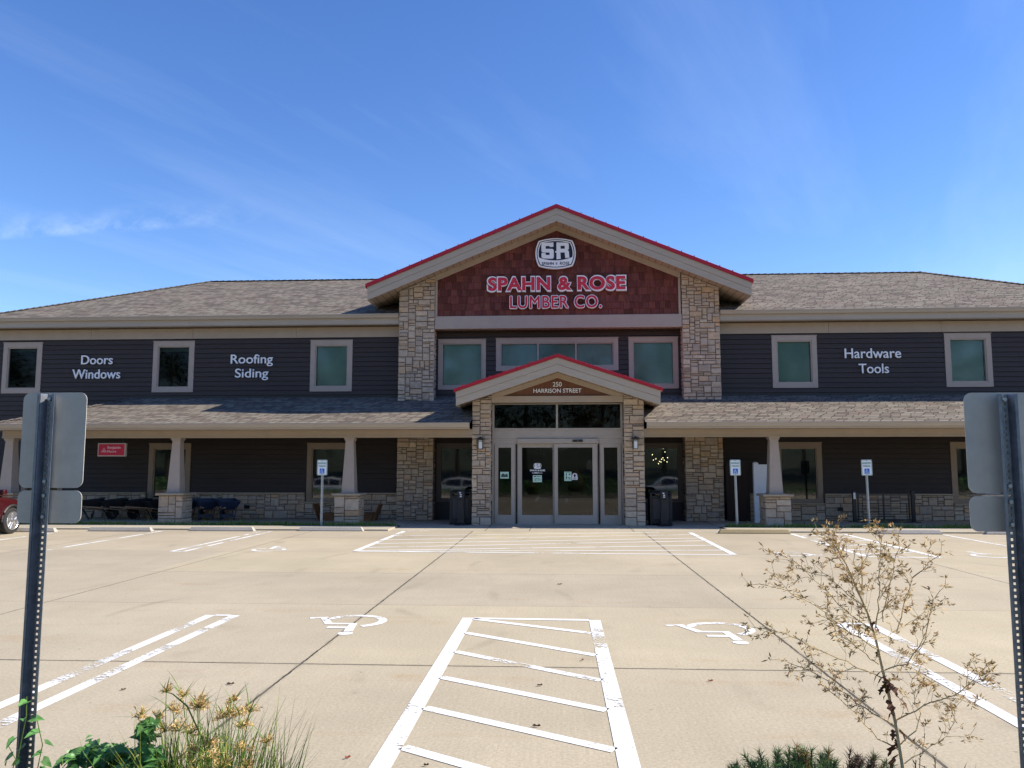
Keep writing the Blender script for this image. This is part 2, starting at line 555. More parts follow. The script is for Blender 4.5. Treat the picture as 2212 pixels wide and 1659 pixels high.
M['navy'] = simple('navy_ink', (0.012, 0.014, 0.03), 0.5, 0.1, 4)
M['galv'] = simple('galvanised_steel', (0.24, 0.26, 0.30), 0.42, 0.22, 22.0, metal=0.75, bump=0.08, bscale=30)
M['galv_light'] = simple('galvanised_steel_light', (0.46, 0.49, 0.50), 0.40, 0.12, 30.0, metal=0.6)
M['plate'] = simple('aluminium_sheet', (0.52, 0.495, 0.44), 0.5, 0.10, 9.0, metal=0.25, bump=0.04, bscale=14)
M['signwhite'] = simple('sign_white', (0.80, 0.83, 0.85), 0.4, 0.03, 4)
M['signgreen'] = simple('sign_green', (0.02, 0.26, 0.19), 0.4, 0.05, 4)
M['signblue'] = simple('sign_blue', (0.02, 0.16, 0.62), 0.4, 0.05, 4)
M['bmred'] = simple('paint_store_red', (0.42, 0.008, 0.03), 0.45, 0.08, 4)
M['vinyl'] = simple('white_vinyl', (0.78, 0.79, 0.82), 0.4, 0.03, 3)
M['darkwood'] = simple('dark_brown_boards', (0.026, 0.013, 0.010), 0.7, 0.4, 2.0, streak=(8, 8, 0.5))
M['cedar'] = simple('cedar_boards', (0.20, 0.085, 0.03), 0.7, 0.3, 3.0, streak=(1.0, 8, 8), bump=0.15)
M['handle'] = simple('ash_handle', (0.33, 0.21, 0.12), 0.6, 0.2, 8)
M['barrow_black'] = simple('black_tray', (0.012, 0.012, 0.014), 0.5, 0.2, 5)
M['barrow_navy'] = simple('navy_tray', (0.018, 0.030, 0.065), 0.45, 0.2, 5)
M['rubber'] = simple('rubber', (0.02, 0.02, 0.02), 0.8, 0.2, 10)
M['chrome'] = simple('alloy', (0.62, 0.62, 0.64), 0.25, 0.08, 5, metal=0.9)
M['carred'] = simple('red_car_paint', (0.042, 0.004, 0.006), 0.28, 0.04, 2, coat=0.6, spec=0.5)
M['carwhite'] = simple('white_car_paint', (0.78, 0.78, 0.78), 0.3, 0.03, 2, coat=0.5)
M['carglass'] = simple('car_glass', (0.012, 0.014, 0.016), 0.06, 0.1, 2, spec=0.7)
M['tail'] = simple('tail_lamp', (0.5, 0.01, 0.01), 0.2, 0.1, 2, spec=0.6)
M['frost'] = simple('frosted_glass', (0.72, 0.74, 0.72), 0.5, 0.05, 6)
M['copper'] = simple('lantern_roof', (0.06, 0.045, 0.04), 0.5, 0.2, 8, metal=0.2)
M['paper'] = simple('green_paper', (0.50, 0.72, 0.60), 0.7, 0.06, 6)
M['ink'] = simple('dark_ink', (0.04, 0.08, 0.07), 0.6, 0.1, 6)
M['grass'] = leaf_mat('grass_blades', (0.13, 0.22, 0.045), 0.35)
M['sedge'] = leaf_mat('sedge_blades', (0.125, 0.19, 0.04), 0.35, 0.42)
M['sedgehead'] = leaf_mat('sedge_heads', (0.58, 0.40, 0.17), 0.3, 0.7)
M['vine'] = leaf_mat('vine_leaves', (0.11, 0.235, 0.07), 0.35, 0.4)
M['needle'] = leaf_mat('needles', (0.10, 0.17, 0.06), 0.35, 0.45)
M['bark'] = simple('twig_bark', (0.13, 0.09, 0.06), 0.9, 0.25, 14)
M['straw'] = simple('straw_stem', (0.52, 0.41, 0.23), 0.8, 0.2, 12)
M['dryleaf'] = leaf_mat('dry_bracts', (0.42, 0.305, 0.155), 0.35, 0.8)
M['brownleaf'] = leaf_mat('dead_leaves', (0.115, 0.05, 0.028), 0.35, 0.7, 0.15)
M['tree'] = leaf_mat('tree_leaves', (0.085, 0.12, 0.04), 0.4)

# ------------------------------------------------------------------ text
def text_to(mb, body, x0, x1, z0, z1, y, depth, offset=0.0, col=None, spacing=1.0):
    """flat extruded lettering fitted into a box on a plane of constant y, facing -Y"""
    cu = bpy.data.curves.new('t', 'FONT')
    cu.body = body
    cu.size = 1.0
    cu.offset = offset
    cu.extrude = 0.5
    cu.space_character = spacing
    cu.resolution_u = 6
    ob = bpy.data.objects.new('t', cu)
    COL.objects.link(ob)
    dg = bpy.context.evaluated_depsgraph_get()
    me = bpy.data.meshes.new_from_object(ob.evaluated_get(dg))
    xs = [v.co.x for v in me.vertices]
    ys = [v.co.y for v in me.vertices]
    ax, bx, ay, by = min(xs), max(xs), min(ys), max(ys)
    sx = (x1 - x0) / (bx - ax)
    sz = (z1 - z0) / (by - ay)
    P_ = [Vector((x0 + (v.co.x - ax) * sx, y - v.co.z * depth, z0 + (v.co.y - ay) * sz)) for v in me.vertices]
    for p in me.polygons:
        mb.face([P_[i] for i in p.vertices], col)
    bpy.data.objects.remove(ob)
    bpy.data.curves.remove(cu)
    bpy.data.meshes.remove(me)


def stroke(mb, pts, wd, place, h):
    """thick 2-D polyline as one strip; place(u,v,h) gives the 3-D point"""
    n = len(pts)
    L, Rr = [], []
    for i in range(n):
        a = Vector(pts[max(i - 1, 0)])
        b = Vector(pts[min(i + 1, n - 1)])
        d = (b - a).normalized()
        nrm = Vector((-d.y, d.x)) * wd / 2
        p = Vector(pts[i])
        L.append(p + nrm)
        Rr.append(p - nrm)
    for i in range(n - 1):
        mb.face([place(*Rr[i], h), place(*Rr[i + 1], h), place(*L[i + 1], h), place(*L[i], h)])


def isa_symbol(mb, place, h, k=1.0):
    """wheelchair pictogram in a unit square"""
    lw = 0.082 * k
    n = 18
    mb.face([place(0.36 + 0.075 * math.cos(2 * math.pi * i / n), 0.92 + 0.075 * math.sin(2 * math.pi * i / n), h) for i in range(n)])
    stroke(mb, [(0.36, 0.82), (0.40, 0.45), (0.66, 0.45), (0.80, 0.12), (0.94, 0.17)], lw, place, h)
    stroke(mb, [(0.385, 0.645), (0.62, 0.645)], lw * 0.9, place, h * 1.2)
    arc = [(0.43 + 0.30 * math.cos(R(a)), 0.30 + 0.30 * math.sin(R(a))) for a in range(118, 345, 14)]
    stroke(mb, arc, lw, place, h)


# ------------------------------------------------------------------ stonework
STONE_COLS = [((1.0, 0.97, 0.93), 5), ((0.86, 0.84, 0.83), 4), ((1.16, 1.10, 1.0), 3), ((0.98, 0.86, 0.72), 2), ((1.08, 0.86, 0.60), 1.2),
              ((0.74, 0.72, 0.74), 2), ((1.12, 0.94, 0.78), 2), ((0.92, 0.80, 0.70), 2), ((1.2, 1.17, 1.12), 1.2), ((1.1, 0.78, 0.46), 0.5)]


def ashlar(mb, W, Hh, place, rng, cw=0.085, ch=0.064, topfn=None, gap=0.0105, depth=0.05):
    nx = max(2, round(W / cw))
    nz = max(2, round(Hh / ch))
    cw = W / nx
    ch = Hh / nz
    used = [[False] * nx for _ in range(nz)]
    cols, wts = zip(*STONE_COLS)
    for j in range(nz):
        for i in range(nx):
            if used[j][i]:
                continue
            w_ = rng.choice([2, 2, 3, 3, 3, 4, 4, 5, 5])
            h_ = rng.choice([1, 1, 2, 2, 2, 2, 2, 3, 3, 4])
            if h_ >= 3:
                w_ = max(w_, 3)
            while w_ > 1 and (i + w_ > nx or any(used[j][i + k] for k in range(w_))):
                w_ -= 1
            if i + w_ < nx and (i + w_ + 1 >= nx or used[j][i + w_ + 1]) and not used[j][i + w_]:
                w_ += 1
            h_ = min(h_, nz - j)
            if w_ == 1:
                h_ = min(h_, 2)
            for b in range(h_):
                for a in range(w_):
                    used[j + b][i + a] = True
            u0, u1 = i * cw + gap, (i + w_) * cw - gap
            v0, v1 = j * ch + gap, (j + h_) * ch - gap
            c = rng.choices(cols, wts)[0]
            s = rng.uniform(0.93, 1.08)
            c = tuple((1 + (q_ - 1) * .62) * s for q_ in c)
            d = depth * rng.uniform(0.55, 1.0)
            jj = lambda: rng.uniform(-0.006, 0.006)
            q = [(u0 + jj(), v0 + jj()), (u1 + jj(), v0 + jj()), (u1 + jj(), v1 + jj()), (u0 + jj(), v1 + jj())]
            if topfn:
                q = [(a, min(b, topfn(a))) for a, b in q]
                if max(q[2][1], q[3][1]) - v0 < 0.01:
                    continue
            e = min(0.016, (u1 - u0) * 0.2, (v1 - v0) * 0.2)
            sg = ((1, 1), (-1, 1), (-1, -1), (1, -1))
            fr = [(a + e * s_[0] + jj() * .6, b + e * s_[1] + jj() * .6) for (a, b), s_ in zip(q, sg)]
            B = [place(a, b, -0.01) for a, b in q]
            Mi = [place(a, b, d * 0.62) for a, b in q]
            Fr = [place(a, b, d + rng.uniform(-0.006, 0.006)) for a, b in fr]
            mb.face(Fr, c)
            for k in range(4):
                l = (k + 1) % 4
                mb.face([B[k], B[l], Mi[l], Mi[k]], c)
                mb.face([Mi[k], Mi[l], Fr[l], Fr[k]], c)


def stone_block(parent, name, x0, x1, yf, yb, z0, z1, seed, topfn=None, sides='LR', label=None, cw=0.085, ch=0.064):
    """masonry pier: mortar core with stones on the front and the sides"""
    rng = random.Random(seed)
    mb = MB()
    dp = 0.05
    ashlar(mb, x1 - x0, z1 - z0, lambda u, v, d: (x0 + u, yf + dp - d, z0 + v), rng, cw, ch, topfn=(lambda u: topfn(x0 + u) - z0) if topfn else None)
    if 'L' in sides:
        tz = (topfn(x0) if topfn else z1) - z0
        ashlar(mb, yb - yf - dp, tz, lambda u, v, d: (x0 + dp - d, yb - u, z0 + v), rng, cw, ch)
    if 'R' in sides:
        tz = (topfn(x1) if topfn else z1) - z0
        ashlar(mb, yb - yf - dp, tz, lambda u, v, d: (x1 - dp + d, yf + dp + u, z0 + v), rng, cw, ch)
    o = mb.build(name, M['stone'], parent)
    core = MB()
    cx0, cx1 = x0 + (dp if 'L' in sides else 0), x1 - (dp if 'R' in sides else 0)
    if topfn:
        core.prism_y([(cx0, z0), (cx1, z0), (cx1, topfn(cx1) - .005), (cx0, topfn(cx0) - .005)], yf + dp, yb)
    else:
        core.box(cx0, cx1, yf + dp, yb, z0, z1 - .004)
    core.build('mortar', M['mortar'], o)
    if label:
        o['label'] = label
    return o


# ------------------------------------------------------------------ lap siding with openings
def siding(mb, x0, x1, z0, z1, Y, holes=(), lap=0.165, proud=0.024, phase=0.0, topfn=None):
    xs = sorted({x0, x1, *[h[0] for h in holes], *[h[1] for h in holes]})
    zs = sorted({z0, z1, *[h[2] for h in holes], *[h[3] for h in holes]})
    xs = [x for x in xs if x0 <= x <= x1]
    zs = [z for z in zs if z0 <= z <= z1]
    for a, b in zip(xs, xs[1:]):
        for c, d in zip(zs, zs[1:]):
            if any(h[0] - 1e-6 <= a and b <= h[1] + 1e-6 and h[2] - 1e-6 <= c and d <= h[3] + 1e-6 for h in holes):
                continue
            k = math.floor((c - phase) / lap)
            z = c
            while z < d - 1e-6:
                zb = phase + k * lap
                zt = min(zb + lap, d)
                f0 = (z - zb) / lap
                f1 = (zt - zb) / lap
                ya = Y - proud * (1 - f0)
                yb = Y - proud * (1 - f1)
                zg = max(z, zt - .013) if zt < d - 1e-6 else zt
                mb.face([(a, ya, z), (b, ya, z), (b, yb, zg), (a, yb, zg)])
                if zt < d - 1e-6:
                    mb.face([(a, yb, zg), (b, yb, zg), (b, Y + .035, zg), (a, Y + .035, zg)])
                    mb.face([(a, Y + .035, zg), (b, Y + .035, zg), (b, Y + .035, zt), (a, Y + .035, zt)])
                    mb.face([(a, Y + .035, zt), (b, Y + .035, zt), (b, Y - proud, zt), (a, Y - proud, zt)])
                z = zt
                k += 1


# =================================================================== SETTING
def sheet(name, x0, x1, y0, y1, z, mat, nx=1, ny=1, zf=None):
    mb = MB()
    for i in range(nx):
        for j in range(ny):
            a, b = x0 + (x1 - x0) * i / nx, x0 + (x1 - x0) * (i + 1) / nx
            c, d = y0 + (y1 - y0) * j / ny, y0 + (y1 - y0) * (j + 1) / ny
            g = zf or (lambda x, y: z)
            mb.face([(a, c, g(a, c)), (b, c, g(b, c)), (b, d, g(b, d)), (a, d, g(a, d))])
    return structure(mb.build(name, mat, merge=(zf is not None)))


def terrain(x, y):
    if y > -2:
        return -0.03
    if y > -9:
        return -0.03 - 0.9 * (-2 - y) / 7
    if y > -22:
        return -0.93
    return -0.93 + min((-22 - y) * 0.10, 6)


sheet('ground', -400, 400, -400, 600, 0, M['earth'], 8, 200, terrain)
sheet('parking_lot', -70, 70, 4.34, 23.2, 0.0, M['lot'])
mb = MB()
mb.box(-70, 70, 4.16, 4.338, -0.1, 0.13)
structure(mb.build('kerb', M['walk'], bevel=0.02))
sheet('planting_bed', -70, 70, 1.3, 4.158, 0.1, M['soil'])
sheet('footpath', -70, 70, 0.0, 1.298, 0.11, M['walk'])
sheet('street', -200, 200, -21, -9.5, -0.90, M['asphalt'])
# walk in front of the porch: flush by the doors, a small kerb elsewhere
mb = MB()
mb.box(-4.75, 4.75, 22.72, 27.6, -0.1, 0.006)
mb.box(-70, -4.754, 22.62, 23.95, -0.1, 0.045)
mb.box(4.754, 70, 22.62, 23.95, -0.1, 0.045)
mb.box(-20.5, -4.754, 24.5, 27.6, -0.1, 0.03)
mb.box(4.754, 20.5, 24.5, 27.6, -0.1, 0.03)
structure(mb.build('walkway', M['walk'], bevel=0.008))
mb = MB()
for x in (-2.05, 2.1, -0.8):
    mb.box(x - .008, x + .008, 22.75, 24.8, 0.004, 0.009)
mb.box(-4.7, 4.7, 23.62, 23.634, 0.004, 0.0095)
structure(mb.build('walkway_joints', simple('joint_dirt', (0.05, 0.045, 0.04), 0.95), bevel=0))
mb = MB()
for a, b in ((-70, -4.76), (4.76, 70)):
    mb.box(a, b, 23.952, 24.498, -0.1, 0.02)
structure(mb.build('verge', M['soil']))

# grass in the verge
rng = random.Random(11)
mb = MB()
for k in range(9500):
    left = rng.random() < 0.56
    x = rng.uniform(-18.5, -4.85) if left else rng.uniform(4.95, 14.5)
    y = rng.uniform(23.93, 24.52)
    dens = mnoise.noise(Vector((x * 0.9, y * 2, 3.1)))
    if dens < -0.25 and rng.random() < 0.8:
        continue
    h = rng.uniform(0.045, 0.13) * (1 + 0.7 * max(dens, 0))
    if rng.random() < 0.02:
        h *= 2.2
    a = rng.uniform(0, 6.28)
    wv = Vector((math.cos(a), math.sin(a), 0)) * 0.009
    lean = Vector((rng.uniform(-1, 1), rng.uniform(-1, 1), 0)) * h * 0.55
    p = Vector((x, y, 0.018))
    dry = rng.random() < (0.5 if x < -13 else 0.12)
    c = (1.9, 1.35, 1.2) if dry else (rng.uniform(0.7, 1.4),) * 2 + (rng.uniform(0.6, 1.0),)
    mid = p + lean * 0.4 + Vector((0, 0, h * 0.6))
    mb.face([p - wv, p + wv, mid + wv * .7, mid - wv * .7], c)
    mb.face([mid - wv * .7, mid + wv * .7, p + lean + Vector((0, 0, h))], c)
tag(mb.build('grass', M['grass']), 'thin strip of green grass between the walkway and the porch columns', 'grass', kind='stuff')

# painted markings ------------------------------------------------------------
def flat(mb, pts, z=0.004):
    mb.face([(x, y, z) for x, y in pts])


def lineseg(mb, x0, y0, x1, y1, wd, z=0.004):
    d = Vector((x1 - x0, y1 - y0)).normalized()
    n = Vector((-d.y, d.x)) * wd / 2
    pts = [(x0 - n.x, y0 - n.y), (x1 - n.x, y1 - n.y), (x1 + n.x, y1 + n.y), (x0 + n.x, y0 + n.y)]
    flat(mb, pts, z)


mb = MB()                                               # front hatched aisle
lineseg(mb, -1.085, 4.4, -1.085, 9.86, 0.135)
lineseg(mb, 0.425, 4.4, 0.425, 9.80, 0.135)
lineseg(mb, -1.01, 9.83, 0.355, 9.80, 0.10)
for a, b in ((9.80, 9.05), (8.99, 8.02), (8.10, 7.10), (7.13, 6.26), (6.25, 5.41), (5.39, 4.5)):
    lineseg(mb, -1.015, a, 0.355, b, 0.10)
structure(mb.build('hatched_aisle_marking', M['paint']))
mb = MB()                                               # hatched zone at the doors
lineseg(mb, -4.34, 17.25, -4.28, 22.62, 0.13)
lineseg(mb, 3.60, 17.0, 3.60, 22.5, 0.13)
lineseg(mb, -4.40, 17.26, 3.66, 17.0, 0.10)
for a, b, xe in ((22.55, 22.9, -2.87), (21.06, 22.55, 2.75), (19.92, 21.86, 3.54), (18.95, 20.84, 3.54), (18.04, 20.12, 3.54), (17.36, 19.01, 3.54)):
    lineseg(mb, -4.28, a, xe, b, 0.095)
lineseg(mb, -3.4, 17.3, 3.54, 17.92, 0.095)
structure(mb.build('entrance_hatched_marking', M['paint_symbol']))
mb = MB()                                               # hatched aisle on the right
lineseg(mb, 6.19, 16.9, 6.24, 22.35, 0.12)
lineseg(mb, 7.58, 16.75, 7.62, 22.2, 0.12)
lineseg(mb, 6.2, 16.82, 7.58, 16.72, 0.10)
for k in range(6):
    y = 17.25 + k * 0.86
    lineseg(mb, 6.25, y, 7.53, y + 0.55, 0.09)
structure(mb.build('side_hatched_marking', M['paint_symbol']))
mb = MB()                                               # single and double bay lines
for x in (-4.25, -3.94):
    lineseg(mb, x, 4.4, x, 9.86, 0.12)
lineseg(mb, -4.19, 9.86, -4.0, 9.86, 0.08)
for x in (3.25, 3.58):
    lineseg(mb, x, 4.4, x, 9.76, 0.12)
lineseg(mb, 3.31, 9.76, 3.52, 9.76, 0.08)
for x in (-8.24, -7.96):
    lineseg(mb, x, 17.0, x, 22.25, 0.10)
lineseg(mb, -8.19, 17.0, -8.01, 17.0, 0.08)
for x in (-11.05, -13.72, -16.4, 10.17, 13.0, -7.0 - 0.0001):
    if abs(x + 7) > 0.01:
        lineseg(mb, x, 17.1, x, 22.2, 0.11)
structure(mb.build('bay_line_marking', M['paint_old']))
# wheelchair symbols (front row drawn for drivers coming from the far side)
for cx_, cy_, s, flip in ((-2.48, 9.36, 1.12, True), (1.72, 9.14, 1.12, True), (-6.20, 17.70, 1.12, False), (4.92, 17.45, 1.12, False), (8.85, 17.35, 1.12, False)):
    mb = MB()
    sg = -1 if flip else 1
    isa_symbol(mb, lambda u, v, h: (cx_ + sg * (u - 0.5) * s, cy_ + sg * (v - 0.5) * s, h), 0.004, 1.1)
    structure(mb.build('wheelchair_marking', M['paint_symbol'] if flip else M['paint_old']))

# wheel stops ------------------------------------------------------------------
def wheel_stop(x0, x1, y, mat, label):
    mb = MB()
    h = 0.115
    lo = [(x0, y - .085), (x1, y - .085), (x1, y + .085), (x0, y + .085)]
    mb.face([(p[0], p[1], 0) for p in reversed(lo)])
    b0 = [(a, b, 0.0) for a, b in lo]
    b1 = [(a + (0.012 if a == x0 else -0.012), b, 0.03) for a, b in lo]
    t_ = [(x0 + .07, y - .045, h), (x1 - .07, y - .045, h), (x1 - .07, y + .045, h), (x0 + .07, y + .045, h)]
    for A, B in ((b0, b1), (b1, t_)):
        for k in range(4):
            j = (k + 1) % 4
            mb.face([A[k], A[j], B[j], B[k]])
    mb.face(t_)
    o = mb.build('wheel_stop', mat, merge=True, bevel=0.008)
    return tag(o, label, 'wheel stop', 'concrete wheel stops along the walkway')


wheel_stop(-15.6, -13.82, 21.78, M['stop'], 'white concrete wheel stop in front of the red car')
wheel_stop(-13.10, -11.27, 22.12, M['stop'], 'weathered white wheel stop below the left stone pedestal column')
wheel_stop(-10.34, -8.47, 22.38, M['stop'], 'worn grey wheel stop beside the double bay line, in front of the navy wheelbarrows')
wheel_stop(-7.28, -5.43, 22.55, M['stop'], 'clean grey wheel stop at the foot of the reserved sign left of the doors')
wheel_stop(4.31, 6.23, 22.32, M['stop_yellow'], 'yellowish tan wheel stop in front of the white vinyl panel')
wheel_stop(8.47, 10.22, 22.40, M['stop'], 'pale wheel stop behind the dried weed, in front of the black railing')
wheel_stop(11.35, 13.15, 22.45, M['stop'], 'wheel stop mostly hidden by the sign post at the right edge')

# =================================================================== BUILDING
B = thing('store_building', (0, 27.4, 0), 'long two storey lumber store with dark lap siding, stone piers and red edged entrance gables', 'building')
WY = 27.4                                               # plane of the front walls
rng = random.Random(5)


def window(x0, x1, z0, z1, Y=WY, trim=0.165, splits=(), blind=None, glass='glass_blind', bottom=True, mat='trim', sill=False, label=None):
    """trim boards, inner sash, panes and blind; outer size given"""
    mb = MB()
    p = 0.035
    tb = trim if bottom else 0.09
    zi0, zi1 = z0 + tb, z1 - trim
    xi0, xi1 = x0 + trim, x1 - trim
    mb.box(x0, xi0, Y - p, Y + .02, z0, z1)
    mb.box(xi1, x1, Y - p, Y + .02, z0, z1)
    mb.box(xi0, xi1, Y - p, Y + .02, zi1, z1)
    mb.box(xi0, xi1, Y - p, Y + .02, z0, zi0)
    mb.box(x0 - .015, x1 + .015, Y - p - .02, Y + .018, z1 + .0005, z1 + .025)
    s = 0.036
    a, b = Y - .012, Y + .09
    mb.box(xi0, xi0 + s, a, b, zi0, zi1)
    mb.box(xi1 - s, xi1, a, b, zi0, zi1)
    mb.box(xi0 + s, xi1 - s, a, b, zi1 - s, zi1)
    mb.box(xi0 + s, xi1 - s, a, b, zi0, zi0 + s)
    edges = [xi0 + s] + [q for sp in splits for q in (sp - .03, sp + .03)] + [xi1 - s]
    for sp in splits:
        mb.box(sp - .03, sp + .03, a, b, zi0 + s, zi1 - s)
    o = mb.build('window', M[mat], B, bevel=0.004)
    if label:
        o['label'] = label
    for e0, e1 in zip(edges[::2], edges[1::2]):
        g = MB()
        g.face([(e0, Y + .045, zi0 + s), (e1, Y + .045, zi0 + s), (e1, Y + .045, zi1 - s), (e0, Y + .045, zi1 - s)])
        g.build('pane', M[glass], o)
        if blind is not None:
            f = MB()
            zb = zi1 - s - (zi1 - zi0 - 2 * s) * blind
            f.box(e0 + .01, e1 - .01, Y + .13, Y + .135, zb, zi1 - s)
            f.build('blind', M['blind'], o)
    return (xi0, xi1, zi0, zi1)


UP = [(-19.70, -18.27, 4.37, 6.17, 'glass_dark', 0.06), (-14.21, -12.73, 4.38, 6.17, 'glass_dark', 0.10), (-8.58, -7.10, 4.38, 6.16, 'glass_blind', 1.0),
      (7.23, 8.72, 4.42, 6.18, 'glass_blind', 1.0), (12.90, 14.41, 4.42, 6.20, 'glass_blind', 1.0), (18.4, 19.8, 4.42, 6.2, 'glass_blind', 1.0)]
holes = [window(a, b, c, d, glass=g, blind=bl) for a, b, c, d, g, bl in UP]
holesC = [window(-2.10, 2.08, 5.05, 6.17, splits=(-0.655, 0.64), blind=1.0, trim=.155),
          window(-4.10, -2.45, 4.42, 6.15, blind=1.0, trim=.125), window(2.43, 4.10, 4.42, 6.17, blind=1.0, trim=.14)]
LOW = [(-18.75, -17.25), (-14.2, -12.71), (-8.61, -7.04), (7.23, 8.75), (12.9, 14.4), (18.0, 19.5)]
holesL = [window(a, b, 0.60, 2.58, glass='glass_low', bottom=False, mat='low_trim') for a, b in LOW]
holesE = [window(-4.13, -2.52, 0.60, 2.56, glass='glass_low', bottom=False, mat='shaded_trim', trim=.13),
          window(2.52, 4.18, 0.60, 2.56, glass='glass_low', bottom=False, mat='shaded_trim', trim=.13)]

for a, b, hs, nm in ((-20.1, -5.36, holes[:3], 'L'), (5.36, 20.1, holes[3:], 'R')):
    mb = MB()
    siding(mb, a, b, 2.96, 6.64, WY, hs, phase=4.1)
    mb.build('siding_wall', M['siding'], B)
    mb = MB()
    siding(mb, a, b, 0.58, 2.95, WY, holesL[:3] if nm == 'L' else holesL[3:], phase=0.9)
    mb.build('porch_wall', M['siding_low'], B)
mb = MB()
siding(mb, -4.25, 4.25, 4.0, 6.95, WY, holesC, phase=4.1)
mb.build('siding_wall', M['siding'], B)
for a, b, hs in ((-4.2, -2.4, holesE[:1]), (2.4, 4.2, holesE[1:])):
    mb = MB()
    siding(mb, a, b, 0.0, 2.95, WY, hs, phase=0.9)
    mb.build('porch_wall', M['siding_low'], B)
# end walls and back wall
for X, ang in ((-20.1, -90), (20.1, 90)):
    T = Matrix.Translation((X, 32.9, 0)) @ Matrix.Rotation(R(ang), 4, 'Z')
    mb = MB(T)
    siding(mb, -5.5, 5.5, 0.0, 6.9, 0.0, phase=0.9)
    mb.build('end_wall', M['siding'], B)
mb = MB()
mb.box(-20.1, 20.1, 38.35, 38.4, 0, 6.9)
mb.build('back_wall', M['siding'], B)
# dark shop behind the glass
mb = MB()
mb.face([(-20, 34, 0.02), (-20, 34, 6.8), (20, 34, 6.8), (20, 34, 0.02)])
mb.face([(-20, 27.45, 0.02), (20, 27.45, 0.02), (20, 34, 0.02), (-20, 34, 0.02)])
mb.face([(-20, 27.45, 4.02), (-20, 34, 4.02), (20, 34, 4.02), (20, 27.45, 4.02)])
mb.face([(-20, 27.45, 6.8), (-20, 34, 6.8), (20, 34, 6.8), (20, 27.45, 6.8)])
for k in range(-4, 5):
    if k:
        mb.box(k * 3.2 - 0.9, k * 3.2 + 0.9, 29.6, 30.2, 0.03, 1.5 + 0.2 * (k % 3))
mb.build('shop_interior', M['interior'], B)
for x0, x1 in ((-0.63, -0.14), (-0.04, 0.62)):
    mb = MB()
    mb.box(x0, x1, 28.0, 28.06, 3.585, 3.61)
    mb.build('ceiling_light', M['tube'], B)
r2 = random.Random(8)
for k in range(13):
    mb = MB()
    x, z = 3.62 + r2.gauss(0, .17), 2.0 + r2.gauss(0, .16)
    y = 28.6 + r2.uniform(-.2, .3)
    mb.disc((x, y, z), .012, (0, 0, 1), .03, 8)
    mb.build('showroom_lamp', M['bulb'], B)
for x, z in ((2.93, 2.26), (3.0, 2.26)):
    mb = MB()
    mb.disc((x, 28.7, z), .014, (0, 0, 1), .02, 8)
    mb.build('showroom_lamp', M['bulb'], B)

# frieze, eaves and gutters of the wings
for a, b in ((-20.2, -5.40), (5.44, 20.2)):
    mb = MB()
    j = [a + k * (b - a) / 4 for k in range(5)]
    for u, v_ in zip(j, j[1:]):
        mb.box(u + .004, v_ - .004, WY - .035, WY - .002, 6.27, 6.63)
    mb.build('frieze_board', M['beam'], B)
    mb = MB()
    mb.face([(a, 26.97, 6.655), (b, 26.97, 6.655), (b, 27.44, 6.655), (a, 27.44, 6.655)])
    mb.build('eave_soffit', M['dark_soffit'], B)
    mb = MB()
    for u, v_ in zip(j, j[1:]):
        mb.box(u + .002, v_ - .002, 26.985, 27.02, 6.64, 6.985)
    mb.build('fascia', M['fascia'], B)


def gutter(pts_x, y, z, name='gutter', T=None):
    mb = MB(T)
    prof = [(y + .12, z), (y + .045, z), (y + .03, z + .035), (y + .022, z + .075), (y, z + .10), (y, z + .132), (y + .12, z + .132)]
    mb.prism_x(prof, *pts_x)
    return mb.build(name, M['fascia'], B)


gutter((-20.75, -5.41), 26.862, 6.865)
gutter((5.45, 20.75), 26.862, 6.865)


# shingle roofs
def slope_face(mb, pts, axis):
    """axis 'x': courses run along x; 'y': along y"""
    n = (Vector(pts[1]) - Vector(pts[0])).cross(Vector(pts[2]) - Vector(pts[0])).normalized()
    k = 1.0 / math.sqrt(max(1e-6, 1 - n.z * n.z))
    zmin = min(p[2] for p in pts)
    mb.face(pts, None, [((p[0] if axis == 'x' else p[1]), (p[2] - zmin) * k) for p in pts])


EZ, EY, RZ, RY, HX, EX = 6.985, 26.87, 9.62, 32.9, 14.7, 20.75
mb = MB()
gx = 5.38
zf = lambda y: EZ + (RZ - EZ) * (y - EY) / (RY - EY)
slope_face(mb, [(-EX, EY, EZ), (-gx, EY, EZ), (-gx, RY, RZ), (-HX, RY, RZ)], 'x')
slope_face(mb, [(gx, EY, EZ), (EX, EY, EZ), (HX, RY, RZ), (gx, RY, RZ)], 'x')
slope_face(mb, [(-gx, 27.5, zf(27.5)), (gx, 27.5, zf(27.5)), (gx, RY, RZ), (-gx, RY, RZ)], 'x')
BY = 2 * RY - EY
slope_face(mb, [(EX, BY, EZ), (-EX, BY, EZ), (-HX, RY, RZ), (HX, RY, RZ)], 'x')
slope_face(mb, [(-EX, BY, EZ), (-EX, EY, EZ), (-HX, RY, RZ)], 'y')
slope_face(mb, [(EX, EY, EZ), (EX, BY, EZ), (HX, RY, RZ)], 'y')
o = mb.build('roof', M['shingle'], B)
mb = MB()                                               # ridge and hip caps, one lapped tab after another
def caps(p, q, n):
    p, q = Vector(p), Vector(q)
    for i in range(n):
        a, b = p.lerp(q, i / n), p.lerp(q, (i + 1.15) / n)
        d = (q - p).normalized()
        s = d.cross(Vector((0, 0, 1))).normalized() * 0.14
        up = Vector((0, 0, 0.03))
        dn = Vector((0, 0, -0.025))
        for sg in (1, -1):
            u1 = [(0, 0), (.3, 0), (.3, .14), (0, .14)]
            mb.face([a + up * .6, b + up * 1.5, b + s * sg + dn + up, a + s * sg + dn], None, [(x + i * .3, y) for x, y in u1])
caps((-EX, EY, EZ), (-HX, RY, RZ), 42)
caps((EX, EY, EZ), (HX, RY, RZ), 42)
caps((-HX, RY, RZ), (HX, RY, RZ), 110)
